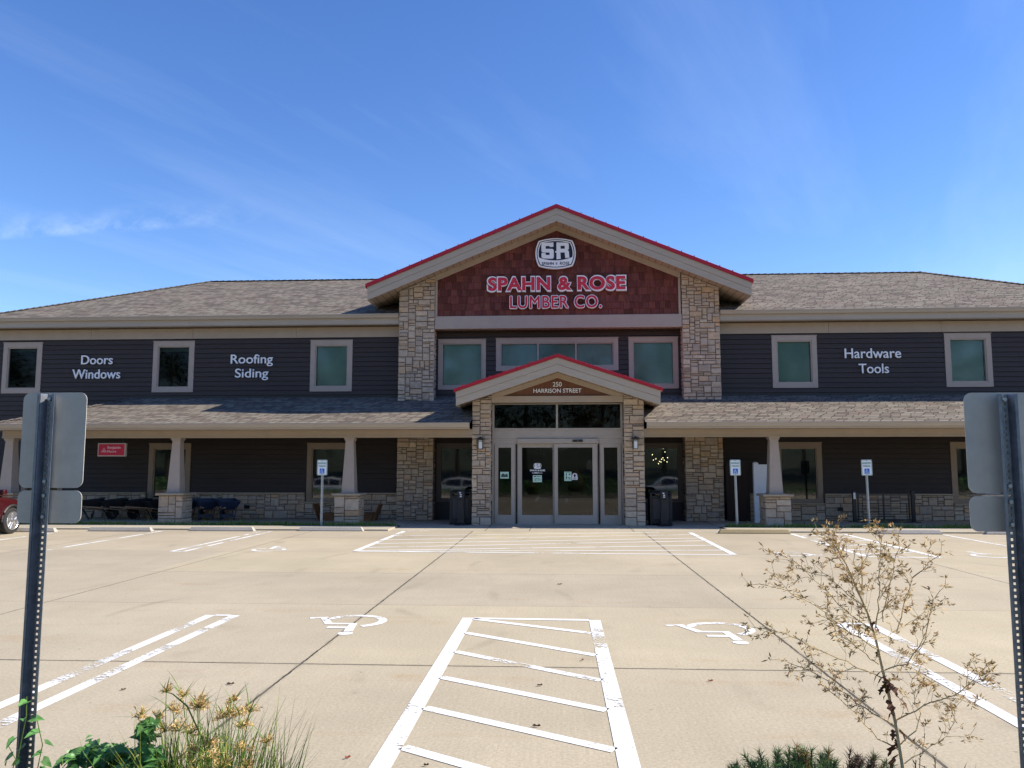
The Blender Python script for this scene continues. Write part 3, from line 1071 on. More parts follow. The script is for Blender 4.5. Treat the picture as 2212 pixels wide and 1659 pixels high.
mb.build('ridge_cap', M['shingle'], o)

# porch roofs, left and right of the entrance
PZ, PY, PTZ = 3.115, 24.27, 4.175
for s in (-1, 1):
    mb = MB()
    xe, xi, xt = 17.85, 2.63, 14.72
    q = [(s * xe, PY, PZ), (s * xi, PY, PZ), (s * xi, WY - .02, PTZ), (s * xt, WY - .02, PTZ)]
    e = [(s * xe, PY, PZ), (s * xt, WY - .02, PTZ), (s * xe, WY - .02, PZ)]
    if s > 0:
        q.reverse()
        e.reverse()
    slope_face(mb, q, 'x')
    slope_face(mb, e, 'y')
    o = mb.build('porch_roof', M['shingle'], B)
    mb = MB()
    caps((s * xe, PY, PZ), (s * xt, WY - .02, PTZ), 20)
    mb.build('ridge_cap', M['shingle'], o)
    a, b = sorted((s * xe, s * 2.66))
    gutter((a, b), 24.15, 2.985)
    mb = MB()
    j = [a + k * (b - a) / 5 for k in range(6)]
    for u, v_ in zip(j, j[1:]):
        mb.box(u + .002, v_ - .002, 24.255, 24.285, 2.925, 3.10)
    mb.box(*sorted((s * xe, s * (xe - .03))), 24.29, WY, 2.925, 3.10)
    mb.build('fascia', M['fascia'], B)
    mb = MB()
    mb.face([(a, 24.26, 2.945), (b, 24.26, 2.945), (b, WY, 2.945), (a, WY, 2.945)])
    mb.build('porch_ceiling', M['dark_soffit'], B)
    mb = MB()
    a2, b2 = sorted((s * 17.75, s * 2.64))
    mb.box(a2, b2, 24.86, 25.18, 2.745, 2.94)
    mb.box(a2, b2, 24.845, 25.195, 2.695, 2.744)
    mb.build('porch_beam', M['beam'], B)
    # flashing where porch roof meets siding
    mb = MB()
    a3, b3 = sorted((s * 5.42, s * 14.75))
    mb.box(a3, b3, WY - .05, WY - .018, PTZ - .04, PTZ + .07)
    mb.build('flashing', M['blackmetal'], B)


# stone piers of the main gable
GZ, GS = 10.02, 0.412                                     # soffit level in the middle, slope
topm = lambda x: GZ - GS * abs(x) - 0.02
stone_block(B, 'stone_pier', -5.40, -4.16, 26.88, WY + .05, 0.0, 8.31, 21, topm)
stone_block(B, 'stone_pier', 4.18, 5.43, 26.88, WY + .05, 0.0, 8.31, 22, topm)
EGZ, EGS = 4.70, 0.333
tope = lambda x: EGZ - EGS * abs(x) - 0.015
stone_block(B, 'entrance_pier', -2.65, -2.06, 24.83, 25.45, 0.0, 4.0, 23, tope)
stone_block(B, 'entrance_pier', 2.03, 2.65, 24.83, 25.45, 0.0, 4.0, 24, tope)


# wainscot
def wains(x0, x1, z1, seed):
    r_ = random.Random(seed)
    mb = MB()
    ashlar(mb, x1 - x0, z1, lambda u, v, d: (x0 + u, 27.32 - d, v + .03), r_, 0.10, 0.068)
    return mb


cuts = {-1: [(-20.1, -18.78), (-18.78, -17.22), (-17.22, -14.22), (-14.22, -12.69), (-12.69, -8.63), (-8.63, -7.02), (-7.02, -5.4)],
        1: [(6.3, 7.21), (7.21, 8.77), (8.77, 12.88), (12.88, 14.42), (14.42, 20.1)]}
for s in (-1, 1):
    mbs = MB()
    core = MB()
    cap = MB()
    for i, (a, b) in enumerate(cuts[s]):
        low = any(abs(a + .02 - l[0]) < .08 for l in LOW)
        zt = 0.52 if low else 0.83
        m_ = wains(a, b, zt, 40 + i + s * 10)
        mbs.v, off = mbs.v + m_.v, len(mbs.v)
        mbs.f += [tuple(k + off for k in f) for f in m_.f]
        mbs.c += m_.c
        mbs.uv += m_.uv
        core.box(a, b, 27.318, 27.39, 0.03, zt + .03)
        cap.box(a + .003, b - .003, 27.235, 27.38, zt + .031, zt + .075)
    o = mbs.build('stone_wainscot', M['stone'], B)
    core.build('mortar', M['mortar'], o)
    cap.build('sill', M['cap'], o)
for x, z in ((-10.62, 0.36), (9.24, 0.34)):
    mb = MB()
    mb.box(x - .09, x + .09, 27.25, 27.27, z, z + .12)
    for k in range(4):
        mb.box(x - .08, x + .08, 27.24, 27.25, z + .012 + k * .027, z + .022 + k * .027)
    mb.build('vent', M['blackmetal'], B)


# porch columns on stone pedestals
def porch_column(x, seed):
    r_ = random.Random(seed)
    mb = MB()
    yc = 25.05
    h = .385
    z1 = .90
    lo = [(x - .205, yc - .205, .975), (x + .205, yc - .205, .975), (x + .205, yc + .205, .975), (x - .205, yc + .205, .975)]
    hi = [(x - .125, yc - .125, 2.64), (x + .125, yc - .125, 2.64), (x + .125, yc + .125, 2.64), (x - .125, yc + .125, 2.64)]
    mb.hexa(lo, hi)
    mb.box(x - .165, x + .165, yc - .165, yc + .165, 2.642, 2.694)
    mb.box(x - .145, x + .145, yc - .145, yc + .145, 2.60, 2.641)
    mb.box(x - .225, x + .225, yc - .225, yc + .225, .971, 1.0)
    col = mb.build('porch_column', M['trim'], B, bevel=.006)
    s = MB()
    ashlar(s, 2 * h, z1, lambda u, v, d: (x - h + u, yc - h + .05 - d, v), r_, .11, .09)
    ashlar(s, 2 * h - .06, z1, lambda u, v, d: (x - h + .05 - d, yc + h - u, v), r_, .11, .09)
    ashlar(s, 2 * h - .06, z1, lambda u, v, d: (x + h - .05 + d, yc - h + .06 + u, v), r_, .11, .09)
    s.box(x - h + .05, x + h - .05, yc - h + .05, yc + h, 0, z1, (.5, .46, .42))
    s.build('pedestal', M['stone'], col)
    c = MB()
    c.box(x - .45, x + .45, yc - .45, yc + .45, .902, .97)
    c.build('pedestal_cap', M['cap'], col, bevel=.012)


for i, x in enumerate((-17.55, -12.06, -6.50, 6.56, 12.86)):
    porch_column(x, 60 + i)

# ------------------------------------------------------------------ gables
def chevron(mb, xw, za, zb, sl, y0, y1):
    for s in (1, -1):
        poly = [(0, zb), (s * xw, zb - sl * xw), (s * xw, za - sl * xw), (0, za)]
        if s < 0:
            poly.reverse()
        mb.prism_y(poly, y0, y1)


def gable_roof(xw, yf, yb, zt, sl, red, th, sof, jointed):
    mb = MB()
    chevron(mb, xw + .06, zt + red, zt + .003, sl, yf - .05, yb)
    o = mb.build('gable_roof', M['red'], B, bevel=.006)
    seams = MB()
    for s in (1, -1):
        x = s * .0
        k = 0
        while abs(x) < xw:
            x += s * .41
            if abs(x) < xw:
                zz_ = zt + red - sl * abs(x)
                seams.box(x - .012, x + .012, yf - .045, yb - .01, zz_ - .005, zz_ + .035)
    seams.build('roof_seam', M['red'], o)
    f = MB()
    chevron(f, xw, zt, zt - th * .48, sl, yf, yf + .045)
    chevron(f, xw - .006, zt - th * .48 - .006, zt - th, sl, yf + .014, yf + .05)
    chevron(f, xw - .004, zt - th * .02, zt - th * .06, sl, yf - .016, yf - .001)
    for s in (1, -1):
        a, b = sorted((s * xw, s * (xw - .04)))
        zc = zt - sl * xw
        f.box(a, b, yf + .051, yb, zc - th, zc - .01)
    f.build('rake_fascia', M['fascia'], o)
    g = MB()
    chevron(g, xw - .045, sof + .03, sof, sl, yf + .052, yb)
    g.build('rake_soffit', M['soffit'], o)


gable_roof(6.34, 26.20, 34.6, 10.385, GS, .125, .445, GZ, True)
gable_roof(3.08, 24.20, WY - .03, 5.085, EGS, .10, .43, EGZ, True)

# main gable wall: shakes, frieze, beam
r3 = random.Random(77)
mb = MB()
z = 6.86
row = 0
while z < 9.95:
    x = -4.2 - r3.random() * .15
    hh = .245
    while x < 4.2:
        w_ = r3.choice([.11, .15, .18, .22, .26, .30])
        jz = r3.uniform(-.03, .012)
        t_ = r3.uniform(.026, .042)
        s = r3.uniform(.66, 1.28)
        c = (s, s * r3.uniform(.92, 1.08), s * r3.uniform(.9, 1.1))
        a, b = x + .004, x + w_ - .004
        y = 26.995
        zb, zt_ = z + jz, z + hh + .06
        mb.hexa([(a, y - t_, zb), (b, y - t_, zb), (b, y, zb), (a, y, zb)], [(a, y - .006, zt_), (b, y - .006, zt_), (b, y, zt_), (a, y, zt_)], c)
        x += w_
    z += hh
    row += 1
sh = mb.build('shake_wall', M['shake'], B)
bm = bmesh.new()
bm.from_mesh(sh.data)
for s in (1, -1):
    n = Vector((s * GS, 0, 1)).normalized()
    bmesh.ops.bisect_plane(bm, geom=bm.verts[:] + bm.edges[:] + bm.faces[:], plane_co=Vector((0, 0, GZ - .10)), plane_no=n, clear_outer=True)
for s in (1, -1):
    bmesh.ops.bisect_plane(bm, geom=bm.verts[:] + bm.edges[:] + bm.faces[:], plane_co=Vector((s * 4.15, 0, 0)), plane_no=Vector((s, 0, 0)), clear_outer=True)
bm.to_mesh(sh.data)
bm.free()
mb = MB()
mb.prism_y([(-4.2, 6.86), (4.2, 6.86), (4.2, GZ - GS * 4.2), (0, GZ), (-4.2, GZ - GS * 4.2)], 26.996, 27.05)
mb.build('gable_wall', M['darkwood'], B)
mb = MB()
for s in (1, -1):
    poly = [(0, GZ - .19), (s * 4.16, GZ - .19 - GS * 4.16), (s * 4.16, GZ - .003 - GS * 4.16), (0, GZ - .003)]
    if s < 0:
        poly.reverse()
    mb.prism_y(poly, 26.93, 26.985)
    a, b = sorted((s * 4.155, s * 4.08))
    mb.box(a, b, 26.925, 26.99, 6.895, GZ - .2 - GS * 4.12)
mb.build('gable_trim', M['beam'], B, bevel=.004)
mb = MB()
mb.box(-4.155, 4.175, 26.91, 27.10, 6.45, 6.89)
mb.build('gable_beam', M['trim'], B, bevel=.01)
mb = MB()
mb.face([(-4.16, 26.95, 6.47), (4.18, 26.95, 6.47), (4.18, WY, 6.47), (-4.16, WY, 6.47)])
mb.build('recess_soffit', M['soffit'], B)
for s in (-1, 1):
    mb = MB()
    mb.box(*sorted((s * 5.37, s * 5.33)), WY + .06, 34.5, 6.6, GZ - GS * 5.37)
    mb.build('gable_side_wall', M['siding'], B)

# entrance bay
mb = MB()
mb.prism_y([(-1.72, 3.985), (1.74, 3.985), (0, 4.55)], 24.965, 25.0)
mb.build('address_panel', M['woodpanel'], B)
mb = MB()
for s in (1, -1):
    poly = [(0, 4.535), (s * 1.70, 3.975), (s * 2.055, 3.975), (s * 2.055, EGZ - .004 - EGS * 2.055), (0, EGZ - .004)]
    if s < 0:
        poly.reverse()
    mb.prism_y(poly, 24.91, 24.962)
mb.box(-2.055, 2.025, 24.90, 25.02, 3.77, 3.974)
mb.build('entrance_trim', M['beam'], B, bevel=.005)
for s in (-1, 1):
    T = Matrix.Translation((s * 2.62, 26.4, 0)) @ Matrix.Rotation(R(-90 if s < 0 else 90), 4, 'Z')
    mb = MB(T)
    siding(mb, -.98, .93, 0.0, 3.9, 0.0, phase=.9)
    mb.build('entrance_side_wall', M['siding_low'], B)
DY = 25.30                                              # door plane
SF = MB()
SF.box(-2.055, 2.025, DY - .06, DY + .06, 2.665, 2.93)                   # header panel
SF.box(-2.055, -1.985, DY - .08, DY + .06, 2.931, 3.768)
SF.box(1.955, 2.025, DY - .08, DY + .06, 2.931, 3.768)
SF.box(-1.984, 1.954, DY - .08, DY + .06, 2.931, 2.99)
SF.box(-1.984, 1.954, DY - .08, DY + .06, 3.735, 3.768)
SF.box(-.05, .012, DY - .075, DY + .055, 2.991, 3.734)
SF.box(-2.055, -2.0, DY - .05, DY + .06, 0, 2.664)
SF.box(1.985, 2.025, DY - .05, DY + .06, 0, 2.664)
SF.box(-1.999, 1.984, DY - .05, DY + .06, 2.505, 2.664)
SF.box(-1.26, 1.25, DY - .13, DY - .051, 2.51, 2.655)                   # operator header
SF.box(-1.999, 1.984, DY - .045, DY + .055, 0.0, 0.02)
sf = SF.build('storefront', M['frame'], B, bevel=.004)
for a, b in ((-1.984, -.05), (.012, 1.954)):
    g = MB()
    g.face([(a, DY, 2.99), (b, DY, 2.99), (b, DY, 3.735), (a, DY, 3.735)])
    g.build('transom_pane', M['glass_dark'], sf)
mb = MB()
mb.box(.46, .78, DY - .19, DY - .131, 2.555, 2.625)
mb.build('motion_sensor', M['black'], sf, bevel=.02)
mb = MB()
mb.disc((.62, DY - .195, 2.582), .012, (0, 1, 0), .004, 8)
mb.build('sensor_eye', M['galv_light'], sf)


def door(name, x0, x1, gx0, gx1, y, gz0=.30, gz1=2.385, z1=2.50):
    mb = MB()
    z0 = .022
    mb.box(x0, gx0, y - .03, y + .02, z0, z1)
    mb.box(gx1, x1, y - .03, y + .02, z0, z1)
    mb.box(gx0, gx1, y - .03, y + .02, z0, gz0)
    mb.box(gx0, gx1, y - .03, y + .02, gz1, z1)
    d = mb.build(name, M['frame'], B, bevel=.004)
    g = MB()
    g.face([(gx0, y, gz0), (gx1, y, gz0), (gx1, y, gz1), (gx0, y, gz1)])
    g.build('pane', M['glass_door'], d)
    s = MB()
    for q in (x0 + .012, x1 - .024):
        s.box(q, q + .012, y - .034, y - .029, .05, 2.47)
    s.build('weatherstrip', M['blackmetal'], d)
    return d


door('sidelight', -1.995, -1.315, -1.86, -1.455, DY - .02)
door('sidelight', 1.29, 1.98, 1.43, 1.85, DY - .02)
door('sliding_door', -1.275, -.10, -1.12, -.16, DY + .0)
d = door('sliding_door', -.14, 1.245, .0, 1.075, DY - .065)
mb = MB()
mb.box(1.17, 1.2, DY - .115, DY - .096, 1.10, 1.15)
mb.build('lock', M['galv_light'], d)
mb = MB()
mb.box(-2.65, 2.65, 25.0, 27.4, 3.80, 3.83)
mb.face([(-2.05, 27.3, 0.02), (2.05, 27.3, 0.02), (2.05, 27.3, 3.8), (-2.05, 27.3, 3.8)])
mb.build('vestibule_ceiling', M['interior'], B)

# ------------------------------------------------------------------ lettering on the building
s_ = thing('letter_sign', (-.02, 26.9, 7.08), 'white edged red channel letters reading SPAHN & ROSE LUMBER CO. on the shake gable', 'sign')
for body, x0, x1, z0, z1, off, bold in (('SPAHN & ROSE', -2.38, 2.35, 7.68, 8.235, .040, .070), ('LUMBER CO.', -1.62, 1.54, 7.08, 7.575, None, .030)):
    mb, mf = MB(), MB()
    g = .043
    if off is not None:
        text_to(mb, body, x0, x1, z0, z1, 26.88, .12, bold, None, 1.06)
        text_to(mf, body, x0 + g, x1 - g, z0 + g, z1 - g, 26.818, .01, off, None, 1.085)
    else:                                               # thin letters thickened by stacked copies
        for k in range(12):
            a = 2 * math.pi * k / 12
            dx, dz = bold * math.cos(a), bold * math.sin(a)
            text_to(mb, body, x0 + g + dx, x1 - g + dx, z0 + g + dz, z1 - g + dz, 26.88 - k * .0006, .12, 0, None, 1.1)
        for k in range(6):
            a = 2 * math.pi * k / 6
            dx, dz = .009 * math.cos(a), .009 * math.sin(a)
            text_to(mf, body, x0 + g + dx, x1 - g + dx, z0 + g + dz, z1 - g + dz, 26.812 - k * .0006, .006, 0, None, 1.1)
    mb.build('letter_edge', M['white'], s_)
    mf.build('letter_face', M['signred'], s_)

# the badge
bz = thing('badge_sign', (-.035, 26.9, 8.46), 'black and white rounded badge with block initials above the red letters', 'sign')


def barrel(cx_, cz_, wx, hz, n=10, wt=None):
    """badge outline: bulging top, bottom and sides meeting at soft corners; wt = corner half width at the bottom"""
    pts = []
    b = (wt or wx * .835)
    c = [(-b, -hz * .82), (b, -hz * .82), (b, hz * .83), (-b, hz * .83)]
    bul = [hz * .18, wx * .165, hz * .17, wx * .165]
    for i in range(4):
        p, q = Vector(c[i]), Vector(c[(i + 1) % 4])
        d = (q - p)
        nn = Vector((d.y, -d.x)).normalized()
        for k in range(n):
            t_ = k / n
            v = p.lerp(q, t_) + nn * bul[i] * (1 - (2 * t_ - 1) ** 2) * 1.0
            pts.append((cx_ + v.x, cz_ + v.y))
    return pts


def badge(parent, cx_, cz_, k, y, inv=False):
    def fill(name, wx, hz, y0, y1, mat, dz=0.0):
        mb = MB()
        mb.prism_y(barrel(cx_, cz_ + dz, wx, hz), y0, y1)
        return mb.build(name, mat, parent)
    fill('badge_rim', .685 * k, .53 * k, y - .10 * k, y, M['white'])
    fill('badge_line', .640 * k, .487 * k, y - .104 * k, y - .1 * k, M['navy'])
    fill('badge_ring', .612 * k, .460 * k, y - .108 * k, y - .104 * k, M['white'])
    # dark field with a curved lower edge
    o_ = barrel(cx_, cz_, .578 * k, .425 * k)
    cut = []
    for x, z in o_:
        lim = cz_ - .245 * k + .085 * k * ((x - cx_) / (.5 * k)) ** 2
        cut.append((x, max(z, lim)))
    mb = MB()
    mb.prism_y(cut, y - .112 * k, y - .108 * k)
    mb.build('badge_field', M['navy'], parent)
    yy = (y - .117 * k, y - .112 * k)
    S = [(-.47, .28), (-.06, .30), (-.06, .13), (-.20, .13), (-.20, .17), (-.33, .165), (-.33, .09), (-.05, .085), (-.05, -.255), (-.40, -.235), (-.47, -.17), (-.47, -.05),
         (-.33, -.06), (-.33, -.115), (-.19, -.12), (-.19, -.04), (-.42, -.03), (-.47, .02)]
    S = [(-.47, .27), (-.42, .295), (-.07, .305), (-.07, .15), (-.20, .15), (-.20, .185), (-.33, .18), (-.33, .085), (-.10, .08), (-.06, .04), (-.06, -.22), (-.10, -.265),
         (-.42, -.245), (-.47, -.20), (-.47, -.06), (-.33, -.06), (-.33, -.125), (-.20, -.13), (-.20, -.045), (-.43, -.04), (-.47, 0.0)]
    mb = MB()
    mb.prism_y([(cx_ + a * k * 1.02, cz_ + .075 * k + b * k * 1.0) for a, b in reversed(S)], *yy)
    R1 = [(.03, .305), (.39, .29), (.44, .25), (.44, .07), (.40, .03), (.44, -.01), (.455, -.22), (.48, -.225), (.32, -.245), (.30, -.05), (.16, -.05), (.17, -.27), (.03, -.285), (.03, -.05), (-.01, -.05), (-.01, .0), (.03, .0)]
    rr_ = [(cx_ + a * k * 1.02, cz_ + .075 * k + b * k) for a, b in reversed(R1)]
    mb.prism_y(rr_, *yy)
    mb.build('badge_initials', M['white'], parent)
    mb = MB()
    mb.prism_y([(cx_ + a * k, cz_ + .075 * k + b * k) for a, b in ((.17, .08), (.31, .08), (.31, .18), (.17, .18))], y - .119 * k, y - .1171 * k)
    mb.build('badge_counter', M['navy'], parent)


badge(bz, -.035, 8.985, 1.0, 26.88)
mb = MB()
text_to(mb, 'SPAHN', -.50, -.10, 8.585, 8.69, 26.768, .004, .02, None, 1.05)
text_to(mb, 'E', -.025, .03, 8.595, 8.67, 26.768, .004, .005)
text_to(mb, 'ROSE', .11, .43, 8.585, 8.69, 26.768, .004, .02, None, 1.05)
mb.build('badge_lettering', M['navy'], bz)

for nm, lab, rows in (('letter_sign', 'white letters reading Doors Windows on the dark siding near the left end', (('Doors', -16.80, -15.66, 5.38, 5.70), ('Windows', -17.10, -15.36, 4.87, 5.20))),
                      ('letter_sign', 'white letters reading Roofing Siding on the dark siding left of the stone pier', (('Roofing', -11.40, -9.90, 5.27, 5.69), ('Siding', -11.23, -10.05, 4.78, 5.19))),
                      ('letter_sign', 'white letters reading Hardware Tools on the dark siding of the right wing', (('Hardware', 9.62, 11.46, 5.40, 5.73), ('Tools', 10.06, 11.04, 4.89, 5.21)))):
    t_ = thing(nm, (rows[0][1], WY - .02, rows[1][3]), lab, 'sign', 'white department names on the siding')
    for body, x0, x1, z0, z1 in rows:
        mb = MB()
        text_to(mb, body, x0, x1, z0, z1, WY - .05, .035, .006)
        mb.build('lettering', M['white'], t_)
t_ = thing('letter_sign', (0, 24.95, 4.05), 'small cream letters reading 250 HARRISON STREET over the doors', 'sign')
for body, x0, x1, z0, z1 in (('250', -.145, .135, 4.265, 4.41), ('HARRISON STREET', -.745, .745, 4.075, 4.205)):
    mb = MB()
    text_to(mb, body, x0, x1, z0, z1, 24.945, .02, .010)
    mb.build('lettering', M['white'], t_)

# =================================================================== OBJECTS
# lanterns on the entrance piers
def lantern(x, label):
    y = 24.83
    t_ = thing('wall_lantern', (x, y, 2.5), label, 'lantern', 'lanterns on the entrance piers')
    mb = MB()
    mb.box(x - .05, x + .05, y - .02, y + .03, 2.42, 2.62)
    mb.box(x - .018, x + .018, y - .11, y - .02, 2.60, 2.635)
    yc = y - .12
    for a in (-.07, .058):
        for b in (-.07, .058):
            mb.box(x + a, x + a + .012, yc + b, yc + b + .012, 2.33, 2.62)
    for z in (2.325, 2.56, 2.612):
        mb.box(x - .076, x + .076, yc - .076, yc - .062, z, z + .013)
        mb.box(x - .076, x + .076, yc + .062, yc + .076, z, z + .013)
        mb.box(x - .076, x - .062, yc - .062, yc + .062, z, z + .013)
        mb.box(x + .062, x + .076, yc - .062, yc + .062, z, z + .013)
    mb.build('lantern_frame', M['blackmetal'], t_)
    mb = MB()
    mb.box(x - .056, x + .056, yc - .056, yc + .056, 2.335, 2.60)
    mb.build('lantern_glass', M['frost'], t_)
    mb = MB()
    q = lambda r_, z: [(x - r_, yc - r_, z), (x + r_, yc - r_, z), (x + r_, yc + r_, z), (x - r_, yc + r_, z)]
    mb.hexa(q(.135, 2.628), q(.135, 2.64))
    mb.hexa(q(.135, 2.641), q(.05, 2.69))
    mb.hexa(q(.03, 2.691), q(.02, 2.715))
    mb.build('lantern_roof', M['copper'], t_)


lantern(-2.365, 'black framed lantern on the stone pier left of the sliding doors')
lantern(2.36, 'black framed lantern on the stone pier right of the sliding doors')

# trash bins with slim ash posts in front
def trash_bin(x, y, label):
    t_ = thing('trash_bin', (x, y, 0), label, 'trash bin', 'black trash bins beside the entrance')
    mb = MB()
    mb.box(x - .33, x + .33, y - .26, y + .26, .06, .90)
    for a in (-.33, .27):
        for b in (-.26, .20):
            mb.box(x + a - .008, x + a + .068, y + b - .008, y + b + .068, .0, .96)
    mb.box(x - .335, x + .335, y - .27, y + .27, .05, .14)
    mb.build('bin_body', M['black'], t_, bevel=.012)
    for nm, q in (('panel', (x - .24, x + .24, y - .272, y - .258, .20, .80)),):
        mb = MB()
        mb.box(*q)
        mb.build(nm, simple('bin_panel', (.05, .05, .053), .6, .15, 12), t_, bevel=.01)
    mb = MB()
    mb.box(x - .35, x + .35, y - .285, y + .285, .961, 1.0)
    lo = [(x - .34, y - .275, 1.0), (x + .34, y - .275, 1.0), (x + .34, y + .275, 1.0), (x - .34, y + .275, 1.0)]
    hi = [(x - .25, y - .19, 1.06), (x + .25, y - .19, 1.06), (x + .25, y + .19, 1.06), (x - .25, y + .19, 1.06)]
    mb.hexa(lo, hi)
    mb.build('lid', M['black'], t_, bevel=.01)


def ash_post(x, y, label):
    t_ = thing('ash_post', (x, y, 0), label, 'ash receptacle', 'slim ash posts in front of the bins')
    mb = MB()
    mb.disc((x, y, .01), .23, (0, 0, 1), .05, 20, None, .17)
    mb.build('base', M['black'], t_)
    mb = MB()
    mb.hexa([(x - .11, y - .09, .06), (x + .11, y - .09, .06), (x + .11, y + .09, .06), (x - .11, y + .09, .06)],
            [(x - .085, y - .07, .80), (x + .085, y - .07, .80), (x + .085, y + .07, .80), (x - .085, y + .07, .80)])
    mb.build('post_body', M['black'], t_, bevel=.01)
    mb = MB()
    mb.box(x - .11, x + .11, y - .09, y + .09, .801, 1.06)
    hd = mb.build('post_head', M['black'], t_, bevel=.012)
    mb = MB()
    for u, zc in ((-.02, .99), (.0, .93), (.0, .875)):
        mb.box(x + u - .028, x + u + .028, y - .094, y - .0905, zc - .012, zc + .016)
    mb.build('symbol_label', M['signwhite'], hd)


trash_bin(-3.02, 25.35, 'black square trash bin left of the entrance, beside the left stone pier')
trash_bin(3.14, 25.35, 'black square trash bin right of the entrance, beside the right stone pier')
ash_post(-2.98, 24.92, 'slim black ash post in front of the bin left of the entrance')
ash_post(3.20, 24.85, 'slim black ash post in front of the bin right of the entrance')

# reserved parking signs ------------------------------------------------------
def u_post(mb, holes, x, y, z0, z1, w_=.076, facing=-1, d=.030, step=.0254 * 2):
    """hat-section post: web with holes at the back, two flared walls and lips; opening towards -Y"""
    wb = w_ * .20
    wf = w_ * .5
    lip = wf - w_ * .14
    t = .0035
    yb, yf = y, y + facing * d
    def strip(xa, ya, xb, yb_):
        nx, ny = -(yb_ - ya), (xb - xa)
        l = math.hypot(nx, ny)
        nx, ny = nx / l * t, ny / l * t
        mb.prism_z([(xa, ya), (xb, yb_), (xb + nx, yb_ + ny), (xa + nx, ya + ny)], z0, z1)
    for s in (-1, 1):
        strip(x + s * wb, yb, x + s * lip, yf)
        strip(x + s * lip, yf, x + s * wf, yf)
    if not holes:
        mb.box(x - wb, x + wb, yb - t / 2, yb + t / 2, z0, z1)
    else:
        hw = .0055
        mb.box(x - wb, x - hw, yb - t / 2, yb + t / 2, z0, z1)
        mb.box(x + hw, x + wb, yb - t / 2, yb + t / 2, z0, z1)
        z = z0
        while z < z1 - .01:
            mb.box(x - hw, x + hw, yb - t / 2, yb + t / 2, z, min(z + step - .011, z1))
            z += step


def rrect(cx_, cz_, hw, hh, r, n=6):
    pts = []
    for (sx, sz, a0) in ((1, -1, -90), (1, 1, 0), (-1, 1, 90), (-1, -1, 180)):
        for k in range(n + 1):
            a = R(a0 + 90 * k / n)
            pts.append((cx_ + sx * (hw - r) + r * math.cos(a), cz_ + sz * (hh - r) + r * math.sin(a)))
    return pts


def reserved_sign(x, y, label, lean=0.0):
    t_ = thing('reserved_parking_sign', (x, y, 0), label, 'parking sign', 'reserved parking signs at the walkway')
    t_.rotation_euler = (0, lean, 0)
    mb = MB()
    u_post(mb, True, x, y + .03, 0, 1.99, .072, 1, .03, .0508)
    mb.build('post', M['galv_light'], t_)
    cz = 1.765
    mb = MB()
    mb.prism_y(rrect(x, cz, .155, .232, .03), y + .012, y + .018)
    p = mb.build('sign_plate', M['signwhite'], t_)
    mb = MB()
    o1, o2 = rrect(x, cz, .147, .224, .026), rrect(x, cz, .137, .214, .02)
    n = len(o1)
    for k in range(n):
        j = (k + 1) % n
        mb.face([(o1[k][0], y + .009, o1[k][1]), (o1[j][0], y + .009, o1[j][1]), (o2[j][0], y + .009, o2[j][1]), (o2[k][0], y + .009, o2[k][1])])
    mb.build('sign_border', M['signgreen'], p)
    mb = MB()
    text_to(mb, 'RESERVED', x - .122, x + .122, cz + .105, cz + .155, y + .009, .003, .012)
    text_to(mb, 'PARKING', x - .105, x + .105, cz + .02, cz + .07, y + .009, .003, .012)
    mb.build('lettering', M['signgreen'], p)
    mb = MB()
    mb.prism_y(rrect(x, cz - .105, .072, .075, .006), y + .0085, y + .0115)
    b = mb.build('blue_square', M['signblue'], p)
    mb = MB()
    isa_symbol(mb, lambda u, v, h: (x - .055 + u * .115, y + .0085 - h, cz - .105 - .06 + v * .12), .003, 1.1)
    mb.build('wheelchair_symbol', M['signwhite'], p)
    mb = MB()
    for dz in (.20, -.198):
        mb.disc((x, y + .011, cz + dz), .012, (0, -1, 0), .008, 8)
    mb.build('bolt', M['galv'], p)


reserved_sign(-7.10, 24.06, 'green bordered reserved parking sign in front of the window left of the doors')
reserved_sign(5.285, 24.38, 'reserved parking sign just right of the doors, beside the white vinyl panel', -0.012)
reserved_sign(9.125, 24.44, 'reserved parking sign standing in front of the black railing', -0.012)

# the two posts close to the viewer, backs of their plates towards us
def front_sign(x, y, px, w2, ztop, zm, z3, label, rz):
    t_ = thing('sign_post', (x, y, .1), label, 'sign post', 'sign posts in the planting bed')
    mb = MB()
    u_post(mb, True, x, y, .05, ztop - .008, .080, -1, .034, .0254)
    mb.build('post', M['galv'], t_)
    mb = MB()
    mb.prism_y(rrect(px, (ztop + zm) / 2, w2, (ztop - zm) / 2, .035), y + .004, y + .0075)
    mb.build('sign_plate', M['plate'], t_)
    mb = MB()
    za, zb = zm - .012, z3
    mb.prism_y(rrect(px, (za + zb) / 2, w2, (za - zb) / 2, .032), y + .004, y + .0075)
    mb.build('small_plate', M['plate'], t_)
    mb = MB()
    for z in (ztop - .03, zm + .03, zm - .035, zb + .03):
        mb.disc((x, y - .002, z), .009, (0, -1, 0), .012, 6)
    mb.build('bolt', M['galv_light'], t_)
    t_.rotation_euler = (0, 0, R(rz))


front_sign(-2.362, 3.62, -2.342, .153, 2.160, 1.718, 1.557, 'perforated steel sign post seen from behind at the left edge, two blank plates', 0.0)
front_sign(1.862, 3.47, 1.856, .153, 2.125, 1.706, 1.549, 'perforated steel sign post seen from behind at the right edge, two blank plates', 0.0)

